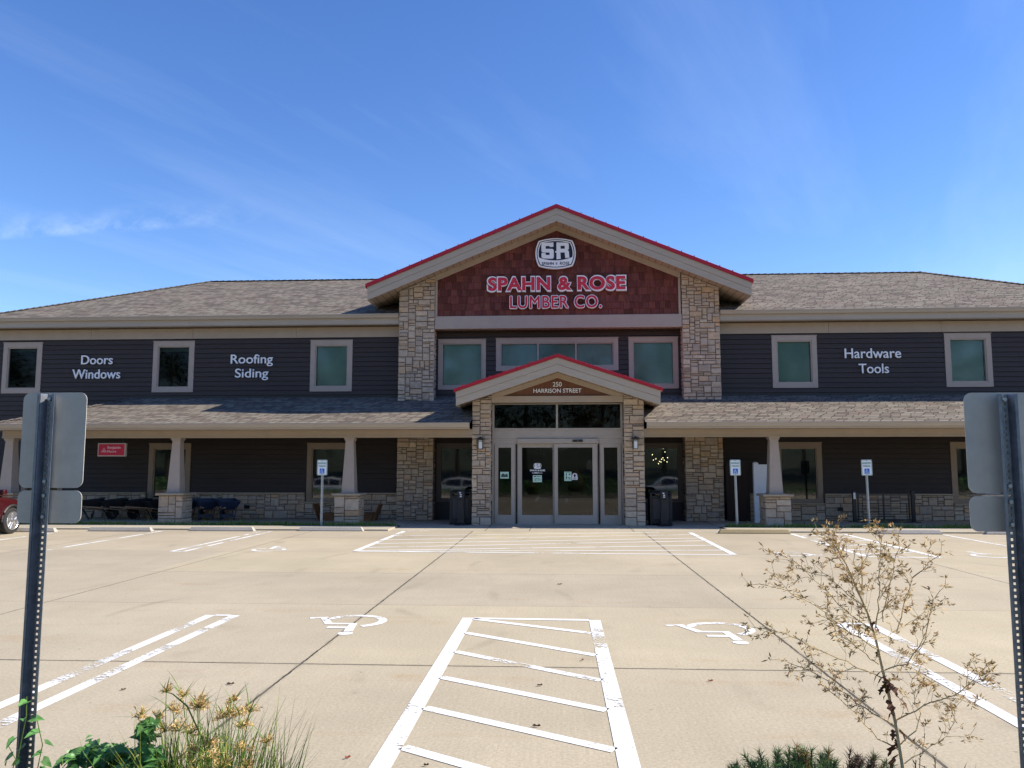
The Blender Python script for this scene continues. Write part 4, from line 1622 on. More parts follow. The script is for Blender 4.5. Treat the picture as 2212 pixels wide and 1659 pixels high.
# hanging paint sign under the porch
t_ = thing('hanging_sign', (-14.16, 24.98, 2.33), 'red sign in a pale frame hanging under the porch beam at the left', 'sign')
mb = MB()
mb.box(-14.62, -13.71, 24.93, 25.03, 2.115, 2.535)
bxs = mb.build('sign_frame', M['trim'], t_, bevel=.008)
mb = MB()
mb.box(-14.585, -13.745, 24.921, 24.929, 2.148, 2.502)
mb.build('sign_face', M['bmred'], bxs)
mb = MB()
text_to(mb, 'Benjamin', -14.295, -13.865, 2.33, 2.44, 24.918, .004, .02)
text_to(mb, 'Moore', -14.295, -14.00, 2.235, 2.315, 24.918, .004, .02)
mb.build('lettering', simple('pale_pink', (.62, .34, .36), .5), bxs)
mb = MB()
def tri(cx_, cz_, r_):
    return [(cx_ + r_ * math.cos(R(a)), cz_ + r_ * .85 * math.sin(R(a))) for a in (210, 330, 90)]
A, Bt = tri(-14.405, 2.295, .108), tri(-14.405, 2.295, .075)
for k in range(3):
    j = (k + 1) % 3
    mb.face([(A[k][0], 24.918, A[k][1]), (A[j][0], 24.918, A[j][1]), (Bt[j][0], 24.918, Bt[j][1]), (Bt[k][0], 24.918, Bt[k][1])])
C_ = tri(-14.405, 2.285, .042)
mb.face([(a, 24.918, b) for a, b in C_])
mb.build('triangle_emblem', bpy.data.materials['pale_pink'], bxs)
mb = MB()
for x in (-14.5, -13.83):
    mb.tube([(x, 24.98, 2.53), (x, 24.98, 2.70)], .006, 5)
mb.build('hanging_wire', M['blackmetal'], t_)

# wheelbarrows ------------------------------------------------------------------
def wheelbarrow(tray_mat, label):
    """front wheel towards +y, handles towards -y, built round the origin"""
    t_ = thing('wheelbarrow', (0, 0, 0), label, 'wheelbarrow', 'wheelbarrows lined up along the stone wall')
    mb = MB()
    top = [(-.34, -.42, .62), (.34, -.42, .62), (.33, .36, .70), (-.33, .36, .70)]
    bot = [(-.22, -.20, .36), (.22, -.20, .36), (.18, .22, .36), (-.18, .22, .36)]
    n = 4
    for k in range(4):
        j = (k + 1) % 4
        a, b, c, d_ = Vector(bot[k]), Vector(bot[j]), Vector(top[j]), Vector(top[k])
        mid = lambda p, q: (p + q) / 2 + Vector((0, 0, -.03))
        mb.face([a, b, mid(b, c), mid(a, d_)])
        mb.face([mid(a, d_), mid(b, c), c, d_])
    mb.face(list(reversed(bot)))
    tr = mb.build('tray', M[tray_mat], t_, merge=True)
    so = tr.modifiers.new('thick', 'SOLIDIFY')
    so.thickness = .012
    mb = MB()
    mb.tube([Vector(p) for p in top] + [Vector(top[0])], .013, 6)
    mb.build('rim', M[tray_mat], tr)
    for s in (-1, 1):
        mb = MB()
        mb.tube([(s * .09, .62, .22), (s * .18, .2, .325), (s * .23, -.3, .40), (s * .27, -.92, .46)], [.018, .02, .022, .02], 7)
        mb.build('handle', M['handle'], t_)
        mb = MB()
        mb.tube([(s * .20, .05, .34), (s * .22, -.02, .04), (s * .22, -.10, .015), (s * .23, -.30, .38)], .014, 6)
        mb.build('leg', M[tray_mat], t_)
    mb = MB()
    mb.box(-.22, .22, -.035, -.008, .10, .20)
    mb.build('leg_brace', M[tray_mat], t_)
    mb = MB()
    ring = []
    for k in range(18):
        a = 2 * math.pi * k / 18
        ring.append(Vector((0, .60 + .155 * math.cos(a), .20 + .155 * math.sin(a))))
    ring += ring[:2]
    mb.tube(ring, .045, 8, None, False)
    wh = mb.build('wheel', M['rubber'], t_, smooth=True)
    mb = MB()
    mb.disc((-.03, .60, .20), .11, (1, 0, 0), .06, 14)
    mb.tube([(-.1, .60, .20), (.1, .60, .20)], .01, 6)
    mb.build('hub', M[tray_mat], wh)
    return t_


bp = wheelbarrow('barrow_black', 'black wheelbarrow at the far left of the row, half behind the small plate')
bn = wheelbarrow('barrow_navy', 'navy wheelbarrow peeking out right behind the stone pedestal')
first = {bp: True, bn: True}
for proto, x, y, rz, lab in ((bp, -15.55, 26.40, -62, None),
                             (bp, -14.75, 26.30, -48, 'black wheelbarrow, second from the left end of the row'),
                             (bp, -13.95, 26.35, -50, 'black wheelbarrow below the left tall window frame'),
                             (bp, -13.22, 26.25, -40, 'black wheelbarrow just left of the stone pedestal column'),
                             (bn, -12.35, 26.35, 38, None),
                             (bn, -11.62, 26.25, 36, 'navy wheelbarrow in the middle of the three right of the pedestal'),
                             (bn, -10.88, 26.20, 36, 'navy wheelbarrow at the right end of the row, before the bare stone wall')):
    o = proto if first[proto] else dup(proto)
    first[proto] = False
    o.location = (x, y, .03)
    o.rotation_euler = (0, 0, R(rz))
    if lab:
        o['label'] = lab

# cedar trough behind the pedestal
t_ = thing('wooden_trough', (-6.95, 26.5, .03), 'low cedar trough with flared end boards behind the pedestal left of the doors', 'trough')
mb = MB()
mb.box(-7.80, -6.06, 26.28, 26.31, .03, .15)
mb.box(-7.82, -6.04, 26.275, 26.31, .152, .27)
mb.build('front_board', M['cedar'], t_)
mb = MB()
mb.box(-7.80, -6.06, 26.80, 26.83, .03, .27)
mb.build('back_board', M['cedar'], t_)
mb = MB()
mb.box(-7.80, -6.06, 26.312, 26.798, .05, .08)
mb.build('bottom_board', M['cedar'], t_)
for s in (-1, 1):
    mb = MB()
    x = -6.93 + s * .90
    for k in range(3):
        y0 = 26.24 + k * .21
        mb.hexa([(x - .02, y0, .035), (x + .02, y0, .035), (x + .02, y0 + .205, .035), (x - .02, y0 + .205, .035)],
                [(x - .02 + s * .19, y0, .56), (x + .02 + s * .19, y0, .56), (x + .02 + s * .19, y0 + .205, .56), (x - .02 + s * .19, y0 + .205, .56)])
    mb.build('end_board', M['cedar'], t_)

# display panels right of the doors
t_ = thing('fence_panel', (6.5, 26.2, .03), 'white vinyl fence panel standing half behind the stone column', 'fence panel')
mb = MB()
mb.box(6.21, 6.36, 26.12, 26.27, .0, 1.90)
mb.hexa([(6.20, 26.11, 1.90), (6.37, 26.11, 1.90), (6.37, 26.28, 1.90), (6.20, 26.28, 1.90)], [(6.25, 26.16, 1.935), (6.32, 26.16, 1.935), (6.32, 26.23, 1.935), (6.25, 26.23, 1.935)])
mb.build('post', M['vinyl'], t_)
mb = MB()
mb.box(6.80, 6.93, 26.12, 26.27, .0, 1.90)
mb.build('post', M['vinyl'], t_)
mb = MB()
mb.box(6.361, 6.799, 26.16, 26.21, .11, .25)
mb.box(6.361, 6.799, 26.16, 26.21, 1.72, 1.86)
for k in range(3):
    mb.box(6.362 + k * .146, 6.362 + k * .146 + .144, 26.172, 26.198, .25, 1.72)
mb.build('boards', M['vinyl'], t_)
t_ = thing('fence_panel', (5.83, 26.75, .03), 'dark brown board panel leaning by the stone pier, left of the white vinyl panel', 'fence panel')
mb = MB()
for k in range(5):
    mb.box(5.47 + k * .15, 5.47 + k * .15 + .147, 26.74, 26.765, .03, 1.95)
mb.build('boards', M['darkwood'], t_)
mb = MB()
for z in (.3, 1.0, 1.7):
    mb.box(5.47, 6.218, 26.766, 26.80, z, z + .09)
mb.build('rail', M['darkwood'], t_)

# black railing display
t_ = thing('railing', (10.37, 26.6, .03), 'black metal railing panel on display against the stone wall', 'railing')
for x in (9.46, 11.29):
    mb = MB()
    mb.box(x - .05, x + .05, 26.55, 26.65, .05, .985)
    mb.box(x - .058, x + .058, 26.542, 26.658, .985, 1.005)
    pst = mb.build('post', M['blackmetal'], t_)
    mb = MB()
    mb.box(x - .09, x + .09, 26.51, 26.69, .03, .055)
    mb.build('base_plate', M['blackmetal'], pst)
    if x < 10:
        mb = MB()
        mb.box(x - .032, x + .032, 26.5455, 26.5495, .76, .96)
        mb.build('white_label', M['signwhite'], pst)
for z in (.08, .90):
    mb = MB()
    mb.box(9.511, 11.239, 26.58, 26.62, z, z + .045)
    mb.build('rail', M['blackmetal'], t_)
for x in (9.58, 10.375, 11.17):
    mb = MB()
    mb.box(x - .022, x + .022, 26.582, 26.618, .126, .899)
    mb.build('upright', M['blackmetal'], t_)
for k in range(8):
    z = .20 + k * .085
    mb = MB()
    mb.box(9.603, 11.147, 26.575, 26.581, z - .007, z + .007)
    mb.build('bar', M['blackmetal'], t_)
mb = MB()
mb.box(9.30, 11.45, 26.40, 26.80, .0301, .05)
mb.build('plinth', M['blackmetal'], t_)

# notices on the glass
def poster(name, x0, x1, z0, z1, y, mat, label, rows=(), cat='notice', ink='ink'):
    t_ = thing(name, ((x0 + x1) / 2, y, z0), label, cat)
    mb = MB()
    mb.box(x0, x1, y - .003, y, z0, z1)
    mb.build('sheet', M[mat], t_)
    if rows:
        mb = MB()
        for a, b, c, d_ in rows:
            mb.box(x0 + (x1 - x0) * a, x0 + (x1 - x0) * b, y - .005, y - .0032, z0 + (z1 - z0) * c, z0 + (z1 - z0) * d_)
        mb.build('print', M[ink], t_)
    return t_


poster('notice', -1.80, -1.53, 1.42, 1.63, DY - .024, 'paper', 'green picture notice on the narrow side window left of the doors', ((.12, .88, .22, .55), (.2, .5, .55, .72), (.6, .85, .55, .68)))
poster('notice', -.78, -.50, 1.31, 1.525, DY - .004, 'paper', 'pale green store hours notice on the left sliding door',
       ((.10, .34, .74, .90), (.40, .92, .84, .88), (.40, .85, .76, .80), (.22, .8, .50, .56), (.14, .46, .36, .40), (.54, .92, .36, .40), (.14, .42, .26, .30), (.54, .88, .26, .30), (.2, .42, .16, .20)))
poster('notice', .20, .42, 1.35, 1.635, DY - .069, 'paper', 'pale green notice with four small pictures on the right sliding door',
       ((.1, .9, .90, .95), (.2, .36, .58, .82), (.62, .86, .64, .80), (.2, .40, .24, .50), (.58, .72, .26, .44), (.74, .86, .22, .36), (.14, .44, .10, .14), (.56, .88, .10, .14)))
t_ = thing('arrow_sticker', (.52, DY - .07, 1.38), 'white sticker with a black up arrow on the right sliding door', 'sticker')
mb = MB()
ap = [(.435, 1.385), (.61, 1.385)] + [(.5225 + .0875 * math.cos(R(a)), 1.51 + .0875 * math.sin(R(a))) for a in range(0, 181, 15)]
mb.prism_y(ap, DY - .0685, DY - .066)
mb.build('sheet', M['signwhite'], t_)
mb = MB()
mb.prism_y([(.5, 1.455), (.545, 1.455), (.545, 1.505), (.58, 1.505), (.5225, 1.575), (.465, 1.505), (.5, 1.505)], DY - .0705, DY - .069)
for z in (1.40, 1.42):
    mb.box(.455, .59, DY - .0705, DY - .069, z, z + .008)
n = 24
for k in range(n):
    a0, a1 = 2 * math.pi * k / n, 2 * math.pi * (k + 1) / n
    mb.face([(.5225 + r_ * math.cos(a), DY - .0702, 1.512 + r_ * math.sin(a)) for r_, a in ((.083, a0), (.083, a1), (.075, a1), (.075, a0))])
mb.build('print', M['navy'], t_)
t_ = thing('door_decal', (-.635, DY - .01, 1.57), 'white decal with the badge and store name on the left sliding door', 'decal')
badge(t_, -.635, 1.81, .175, DY - .002)
mb = MB()
text_to(mb, 'SPAHN & ROSE', -.872, -.40, 1.648, 1.70, DY - .004, .002, .03)
text_to(mb, 'LUMBER CO.', -.80, -.475, 1.575, 1.622, DY - .004, .002, .01)
mb.build('lettering', M['white'], t_)

# ------------------------------------------------------------------ cars
def suv(paint, label, loc, rz, group=None):
    """nose towards +y, right side +x; origin on the ground in the middle"""
    t_ = thing('parked_car', (0, 0, 0), label, 'car', group)
    L = 2.30
    hw = .92
    # stations along y: (y, half width low, sill z, belt z, half width belt)
    st = [(-2.28, .74, .50, .98, .70), (-2.18, .86, .36, 1.04, .83), (-1.7, .91, .30, 1.06, .90), (-.9, .92, .28, 1.04, .91), (0, .92, .28, 1.02, .91), (.75, .92, .28, 1.02, .90),
          (1.15, .92, .29, 1.01, .88), (1.7, .90, .32, .94, .82), (2.12, .82, .36, .84, .70), (2.28, .66, .45, .72, .58)]
    mb = MB()
    rings = []
    for y, w0, zs, zb, wb in st:
        zmid = (zs + zb) / 2
        half = [(w0 - .10, zs), (w0 - .01, zs + .10), (w0, zmid), (wb + .005, zb - .07), (wb - .08, zb), (wb * .4, zb + .03)]
        rings.append([Vector((x, y, z)) for x, z in half] + [Vector((-x, y, z)) for x, z in reversed(half)])
    for a, b in zip(rings, rings[1:]):
        n = len(a)
        for k in range(n):
            j = (k + 1) % n
            mb.face([a[k], a[j], b[j], b[k]])
    mb.face(rings[0])
    mb.face(list(reversed(rings[-1])))
    body = mb.build('body', M[paint], t_, merge=True, smooth=True)
    es = body.modifiers.new('sub', 'SUBSURF')
    es.levels = es.render_levels = 2
    gst = [(-2.02, .66, 1.30, .74), (-1.78, .64, 1.62, .80), (-.8, .66, 1.70, .82), (.1, .65, 1.68, .82), (.55, .62, 1.56, .82), (1.12, .62, 1.06, .84)]
    mb = MB()
    rr_ = []
    for y, wt, zt, wb in gst:
        rr_.append([Vector((wb, y, 1.02)), Vector((wt + .04, y, zt - .10)), Vector((wt - .06, y, zt)), Vector((-wt + .06, y, zt)), Vector((-wt - .04, y, zt - .10)), Vector((-wb, y, 1.02))])
    for a, b in zip(rr_, rr_[1:]):
        for k in range(5):
            mb.face([a[k], b[k], b[k + 1], a[k + 1]])
    mb.face(rr_[0])
    mb.face(list(reversed(rr_[-1])))
    mb.build('windows', M['carglass'], t_, merge=True)
    mb = MB()
    for y, wt, zt, wb in gst[1:4]:
        pass
    for a, b in zip(rr_[1:4], rr_[2:5]):
        q = [p + Vector((0, 0, .012)) for p in (a[1], b[1], b[2], a[2])]
        mb.face(q)
        q = [p + Vector((0, 0, .012)) for p in (a[2], b[2], b[3], a[3])]
        mb.face(q)
        q = [p + Vector((0, 0, .012)) for p in (a[3], b[3], b[4], a[4])]
        mb.face(q)
    for s in (1, -1):
        for k in (1, 2, 4):
            a, b = rr_[k][0 if s > 0 else 5], rr_[k][1 if s > 0 else 4]
            o_ = Vector((s * .012, 0, 0))
            mb.tube([a + o_, b + o_], .035, 5)
        mb.tube([rr_[4][1 if s > 0 else 4] + Vector((0, 0, .01)), rr_[5][0 if s > 0 else 5]], .035, 5)
    mb.build('roof', M[paint], t_)
    for s in (1, -1):
        for y in (-1.38, 1.38):
            mb = MB()
            mb.disc((s * .70, y, .35), .35, (s, 0, 0), .23, 28)
            whl = mb.build('wheel', M['rubber'], t_, bevel=.03)
            mb = MB()
            mb.disc((s * .925, y, .35), .235, (s, 0, 0), .008, 24)
            for k in range(5):
                for dlt in (-9, 9):
                    a = R(72 * k + 20 + dlt)
                    c_, s2 = math.cos(a), math.sin(a)
                    mb.tube([(s * .94, y + .05 * c_, .35 + .05 * s2), (s * .937, y + .225 * c_, .35 + .225 * s2)], .018, 5)
            mb.tube([(s * .936, y + .23 * math.cos(R(a)), .35 + .23 * math.sin(R(a))) for a in range(0, 361, 15)], .016, 5, None, False)
            mb.disc((s * .93, y, .35), .06, (s, 0, 0), .02, 12)
            mb.build('rim', M['chrome'], whl)
            mb = MB()
            arc = [(s * .915, y + .41 * math.cos(R(a)), .35 + .41 * math.sin(R(a))) for a in range(-10, 191, 12)]
            mb.tube(arc, .035, 6)
            mb.build('arch_trim', M['black'], t_)
        mb = MB()
        mb.box(*sorted((s * .93, s * 1.10)), .72, .88, 1.05, 1.20)
        mb.build('mirror', M[paint], t_, bevel=.03)
        mb = MB()
        mb.box(*sorted((s * .52, s * .80)), 2.06, 2.22, .68, .80)
        mb.build('headlight', M['frost'], t_, bevel=.02)
        mb = MB()
        mb.box(*sorted((s * .62, s * .86)), -2.27, -2.10, .82, 1.0)
        mb.build('tail_lamp', M['tail'], t_, bevel=.02)
        mb = MB()
        mb.box(*sorted((s * .90, s * .935)), -1.0, -.83, .86, .89)
        mb.box(*sorted((s * .90, s * .935)), .05, .22, .86, .89)
        mb.build('door_handle', M['chrome'], t_)
    t_.location = loc
    t_.rotation_euler = (0, 0, rz)
    return t_


suv('carred', 'dark red car parked nose in at the left edge, only its front wheel showing', (-15.58, 19.75, 0), R(0))
wc = suv('carwhite', 'white car standing in the street behind the viewer, mirrored in the store glass', (-8.9, -13.5, -.9), R(90), 'cars mirrored in the store windows')
w2_ = dup(wc)
w2_.location = (9.5, -17.5, -.9)
w3_ = dup(wc)
w3_.location = (-20.2, -13.8, -.9)
w3_['label'] = 'third white car behind the viewer, mirrored in the window beside the left reserved sign'
w2_['label'] = 'second white car farther along the street behind the viewer, mirrored right of the doors'

# ------------------------------------------------------------------ trees across the street (seen only in the glass)
rng = random.Random(31)
TREES = [(-72, -36, 16), (-63, -39, 17), (-54, -35, 16), (55, -35, 16), (64, -39, 17), (-44, -34, 15), (-35, -40, 17), (-27, -33, 14), (-19, -38, 18), (-11, -33, 15), (-3.5, -36, 17), (4.5, -34, 15), (12, -38, 18), (20, -33, 15), (28, -39, 17), (37, -34, 15), (46, -40, 17)]
for i, (x, y, h) in enumerate(TREES):
    z0 = terrain(x, y)
    h *= 1.4
    t_ = thing('tree', (x, y, z0), 'leafy tree in the row across the street behind the viewer, mirrored in the glass', 'tree', 'trees across the street')
    mb = MB()
    mb.tube([(x, y, z0), (x + .2, y, z0 + h * .35), (x, y, z0 + h * .8)], [.28, .2, .05], 7)
    mb.build('trunk', M['bark'], t_)
    mb = MB()
    orange = x == 4.5
    for k in range(150):
        a, b = rng.uniform(0, 6.28), rng.uniform(-1, 1)
        r_ = rng.uniform(.55, 1) ** .5
        c = Vector((x + r_ * 4.4 * math.cos(a) * math.sqrt(1 - b * b * .8), y + r_ * 4.4 * math.sin(a) * math.sqrt(1 - b * b * .8), z0 + h * .56 + b * h * .42 * r_))
        t0 = rng.uniform(.45, 1.7)
        for q in range(52):
            p = c + Vector((rng.gauss(0, .7), rng.gauss(0, .7), rng.gauss(0, .55)))
            s = rng.uniform(.10, .22)
            u = Vector((rng.uniform(-1, 1), rng.uniform(-1, 1), rng.uniform(-1, 1))).normalized() * s
            v_ = u.cross(Vector((rng.uniform(-1, 1), rng.uniform(-1, 1), rng.uniform(-1, 1)))).normalized() * s * .7
            tt = t0 * rng.uniform(.8, 1.2)
            col = (tt * 3.2, tt * 1.3, tt * .9) if orange else (tt, tt, tt)
            mb.face([p - u, p - v_, p + u, p + v_], col)
    mb.build('crown', M['tree'], t_)
# planting along the street edge, waist high
mb = MB()
for k in range(14000):
    x = rng.uniform(-32, 32)
    hh = 1.05 + .45 * mnoise.noise(Vector((x * .35, 0, 0)))
    if any(a < x < b for a, b in ((-19.5, -12.5), (-9.5, -4.2), (4.6, 9.5), (13.5, 18.5))):
        hh = .12
    p = Vector((x, -2.2 + rng.gauss(0, .4), -.03 + hh * rng.random() ** .7))
    u = Vector((rng.uniform(-1, 1), rng.uniform(-1, 1), rng.uniform(-1, 1))).normalized() * .085
    v_ = u.cross(Vector((rng.uniform(-1, 1), rng.uniform(-1, 1), 1))).normalized() * .05
    tt = rng.uniform(.5, 1.6)
    mb.face([p - u, p - v_, p + u, p + v_], (tt, tt, tt))
tag(mb.build('ground_cover', M['vine']), 'waist high shrubby planting along the footpath behind the viewer', 'planting', kind='stuff')

# =================================================================== FOREGROUND PLANTS
def blade(mb, p, d, L, wd, bend, col, n=5, fold=True):
    """curved grass blade from p, heading d, drooping by bend"""
    d = Vector(d).normalized()
    side = d.cross(Vector((0, 0, 1)))
    side = side.normalized() if side.length > 1e-3 else Vector((1, 0, 0))
    pts = []
    cur = Vector(p)
    hv = Vector((d.x, d.y, 0))
    hv = hv.normalized() if hv.length > 1e-3 else Vector((1, 0, 0))
    for i in range(n + 1):
        pts.append(cur.copy())
        dd = (d + hv * bend * (i / n) ** 1.5 - Vector((0, 0, bend * .75 * (i / n) ** 2))).normalized()
        cur = cur + dd * L / n
    for i in range(n):
        w0 = wd * (1 - (i / n) ** 1.8) + .0004
        w1 = wd * (1 - ((i + 1) / n) ** 1.8) + .0004
        mb.face([pts[i] - side * w0, pts[i] + side * w0, pts[i + 1] + side * w1, pts[i + 1] - side * w1], col)
    return pts


rng = random.Random(404)
t_ = thing('sedge_clump', (-1.42, 3.25, .1), 'clump of green nutsedge with straw coloured flower heads at the lower left', 'plant')
mb = MB()
heads = MB()
stems = MB()


def sedge_head(c, s, up):
    # radiating spikes of tiny spikelets
    n = rng.randint(10, 15)
    for k in range(n):
        a = rng.uniform(0, 6.28)
        e = rng.uniform(-.1, 1.25)
        d = Vector((math.cos(a) * math.cos(e), math.sin(a) * math.cos(e), math.sin(e)))
        L = s * rng.uniform(.5, 1.0)
        for q in range(9):
            p = c + d * L * (.3 + .7 * q / 8)
            v_ = (d * .5 + Vector((rng.uniform(-1, 1), rng.uniform(-1, 1), rng.uniform(-1, 1)))).normalized() * rng.uniform(.012, .020)
            sd = v_.cross(Vector((rng.uniform(-1, 1), rng.uniform(-1, 1), .3))).normalized() * .0021
            t0 = rng.uniform(.7, 1.5)
            heads.face([p - sd, p + sd, p + v_ + sd * .3, p + v_ - sd * .3], (t0, t0, t0))
        stems.tube([c, c + d * L], .0008, 3, (1.1, 1.2, 1), False)


for k in range(950):
    x = rng.gauss(-1.44, .18)
    x = min(max(x, -1.74), -1.17)
    y = 3.25 + rng.gauss(0, .14)
    a = rng.uniform(0, 6.28)
    lean = abs(rng.gauss(0, .22))
    if x > -1.3 and math.cos(a) > 0:
        lean *= .35
    L = (rng.uniform(.50, .80) if k % 3 else rng.uniform(.6, .66)) * (1.0 if x > -1.6 else .85)
    t0 = rng.uniform(.55, 1.5)
    c = (t0 * rng.uniform(.85, 1.25), t0, t0 * rng.uniform(.5, 1.1))
    if rng.random() < .07:
        c = (3.2, 2.0, 1.6)
    blade(mb, (x, y, .1), (math.cos(a) * lean + (x + 1.44) * .15, math.sin(a) * lean, 1), L, (rng.uniform(.0030, .0055) if k % 3 else rng.uniform(.0055, .0088)), rng.uniform(.0, .8), c, 6)
for (x, y, z, s) in ((-1.585, 3.2, .832, .045), (-1.475, 3.25, .845, .05), (-1.46, 3.3, .885, .04), (-1.375, 3.25, .86, .055), (-1.345, 3.2, .872, .035), (-1.25, 3.3, .872, .03),
                     (-1.185, 3.2, .852, .045), (-1.40, 3.15, .80, .055), (-1.53, 3.3, .905, .035), (-1.245, 3.25, .835, .055), (-1.30, 3.2, .735, .05), (-1.19, 3.25, .785, .045), (-1.42, 3.3, .74, .06),
                     (-1.27, 3.15, .70, .06), (-1.16, 3.2, .715, .06), (-1.09, 3.25, .73, .045), (-1.36, 3.2, .70, .05), (-1.21, 3.1, .68, .07), (-1.33, 3.1, .66, .06), (-1.13, 3.15, .67, .05), (-1.48, 3.2, .78, .05),
                     (-1.56, 3.3, .80, .04), (-1.44, 3.4, .83, .05), (-1.22, 3.4, .80, .05), (-1.31, 3.35, .79, .05)):
    x -= .065
    c = Vector((x, y, z))
    b = Vector((x * .6 - 1.4 * .4 + rng.gauss(0, .03), y + rng.gauss(0, .05), .1))
    stems.tube([b, b.lerp(c, .6) + Vector((rng.gauss(0, .012), rng.gauss(0, .012), 0)), c], [.0024, .002, .0015], 4, (.9, 1.1, .8), False)
    sedge_head(c, s, None)
    for q in range(rng.randint(4, 6)):
        a = rng.uniform(0, 6.28)
        t0 = rng.uniform(.8, 1.5)
        blade(mb, c, (math.cos(a), math.sin(a), rng.uniform(.2, 1.4)), rng.uniform(.05, .15), .0022, rng.uniform(.1, .6), (t0, t0 * 1.05, t0 * .8), 4)
# the long single blades standing clear of the clump
for b, tip, bend in (((-1.30, 3.2, .1), (-1.44, 3.2, .97), 0), ((-1.36, 3.22, .1), (-1.455, 3.2, .925), 0), ((-1.25, 3.2, .1), (-1.095, 3.2, .83), 0), ((-1.3, 3.2, .1), (-1.065, 3.2, .815), 0), ((-1.62, 3.2, .1), (-1.845, 3.2, .765), 0),
                     ((-1.5, 3.2, .1), (-1.62, 3.2, .85), 0), ((-1.45, 3.2, .1), (-1.52, 3.2, .88), 0)):
    b, tip = (b[0] - .05, b[1], b[2]), (tip[0] - .045, tip[1], tip[2])
    d = Vector(tip) - Vector(b)
    blade(mb, b, d, d.length, .0042, 0.02, (1.0, 1.1, .9), 6)
p = [Vector(q) for q in ((-1.32, 3.2, .45), (-1.39, 3.2, .75), (-1.46, 3.2, .88), (-1.52, 3.2, .925), (-1.575, 3.2, .94))]
for a, b, w0, w1 in zip(p, p[1:], (.004, .004, .0035, .0025), (.004, .0035, .0025, .0006)):
    s_ = Vector((.6, 0, .8))
    mb.face([a - s_ * w0, a + s_ * w0, b + s_ * w1, b - s_ * w1], (1.0, 1.05, .7))
mb.build('blades', M['sedge'], t_)
stems.build('stems', M['sedge'], t_)
heads.build('flower_heads', M['sedgehead'], t_)


def vleaf(mb, p, d, s, up, col):
    """arrow / heart shaped leaf, folded along its midrib"""
    d = Vector(d).normalized()
    side = d.cross(Vector(up)).normalized()
    nn = side.cross(d).normalized()
    P_ = Vector(p)
    tip = P_ + d * s - nn * s * .12
    mid = P_ + d * s * .35 + nn * s * .05
    for sg in (1, -1):
        l1 = P_ - d * s * .14 + side * sg * s * .26 + nn * s * .10
        l2 = P_ + d * s * .22 + side * sg * s * .36 + nn * s * .13
        l3 = P_ + d * s * .62 + side * sg * s * .19 + nn * s * .05
        mb.face([P_, l1, l2, mid], col)
        mb.face([mid, l2, l3, tip], col)


def vine(name, label, paths, leaves, seed):
    r_ = random.Random(seed)
    t_ = thing(name, (paths[0][0][0], paths[0][0][1], .1), label, 'plant')
    sm, lm = MB(), MB()
    for p in paths:
        sm.tube(p, .0022, 5, None, False)
        P_ = [Vector(q) for q in p]
        for a, b in zip(P_, P_[1:]):
            k = max(2, int((b - a).length / .035))
            for i in range(k):
                for q in range(leaves):
                    c = a.lerp(b, i / k) + Vector((r_.gauss(0, .012), r_.gauss(0, .012), r_.gauss(0, .012)))
                    an = r_.uniform(0, 6.28)
                    t0 = r_.uniform(.55, 1.6)
                    vleaf(lm, c, (math.cos(an), math.sin(an) - .3, r_.uniform(-.9, .35)), r_.uniform(.035, .072), (r_.uniform(-.4, .4), -.7, 1), (t0 * .9, t0, t0 * .9))
    sm.build('stem', M['sedge'], t_)
    lm.build('leaves', M['vine'], t_)
    return t_


vine('bindweed', 'green bindweed sprawling over the low shrub left of the sedge', [
    [(-1.61, 3.3, .1), (-1.63, 3.28, .5), (-1.64, 3.22, .70), (-1.62, 3.2, .80), (-1.61, 3.2, .82)],
    [(-1.63, 3.25, .60), (-1.73, 3.2, .70), (-1.83, 3.2, .725), (-1.91, 3.15, .67), (-1.95, 3.1, .60)],
    [(-1.71, 3.3, .5), (-1.81, 3.25, .65), (-1.87, 3.2, .70)],
    [(-1.61, 3.2, .66), (-1.69, 3.15, .64), (-1.81, 3.1, .63), (-1.89, 3.1, .60)],
    [(-1.59, 3.2, .70), (-1.67, 3.12, .60), (-1.77, 3.08, .55), (-1.87, 3.05, .5)],
    [(-1.59, 3.3, .1), (-1.71, 3.3, .60), (-1.79, 3.28, .68), (-1.89, 3.28, .66), (-1.97, 3.25, .62)]], 8, 5)
vine('bindweed', 'green bindweed climbing the foot of the sign post at the left edge', [
    [(-2.40, 3.5, .1), (-2.39, 3.5, .4), (-2.36, 3.52, .55), (-2.40, 3.53, .60)],
    [(-2.26, 3.5, .1), (-2.25, 3.5, .5), (-2.23, 3.5, .62), (-2.26, 3.5, .72)],
    [(-2.37, 3.55, .55), (-2.35, 3.56, .72), (-2.36, 3.57, .80)]], 1, 6)
vine('bindweed', 'few bindweed leaves at the very lower left corner behind the post', [[(-2.52, 3.5, .1), (-2.5, 3.5, .45), (-2.46, 3.5, .54)]], 1, 7)


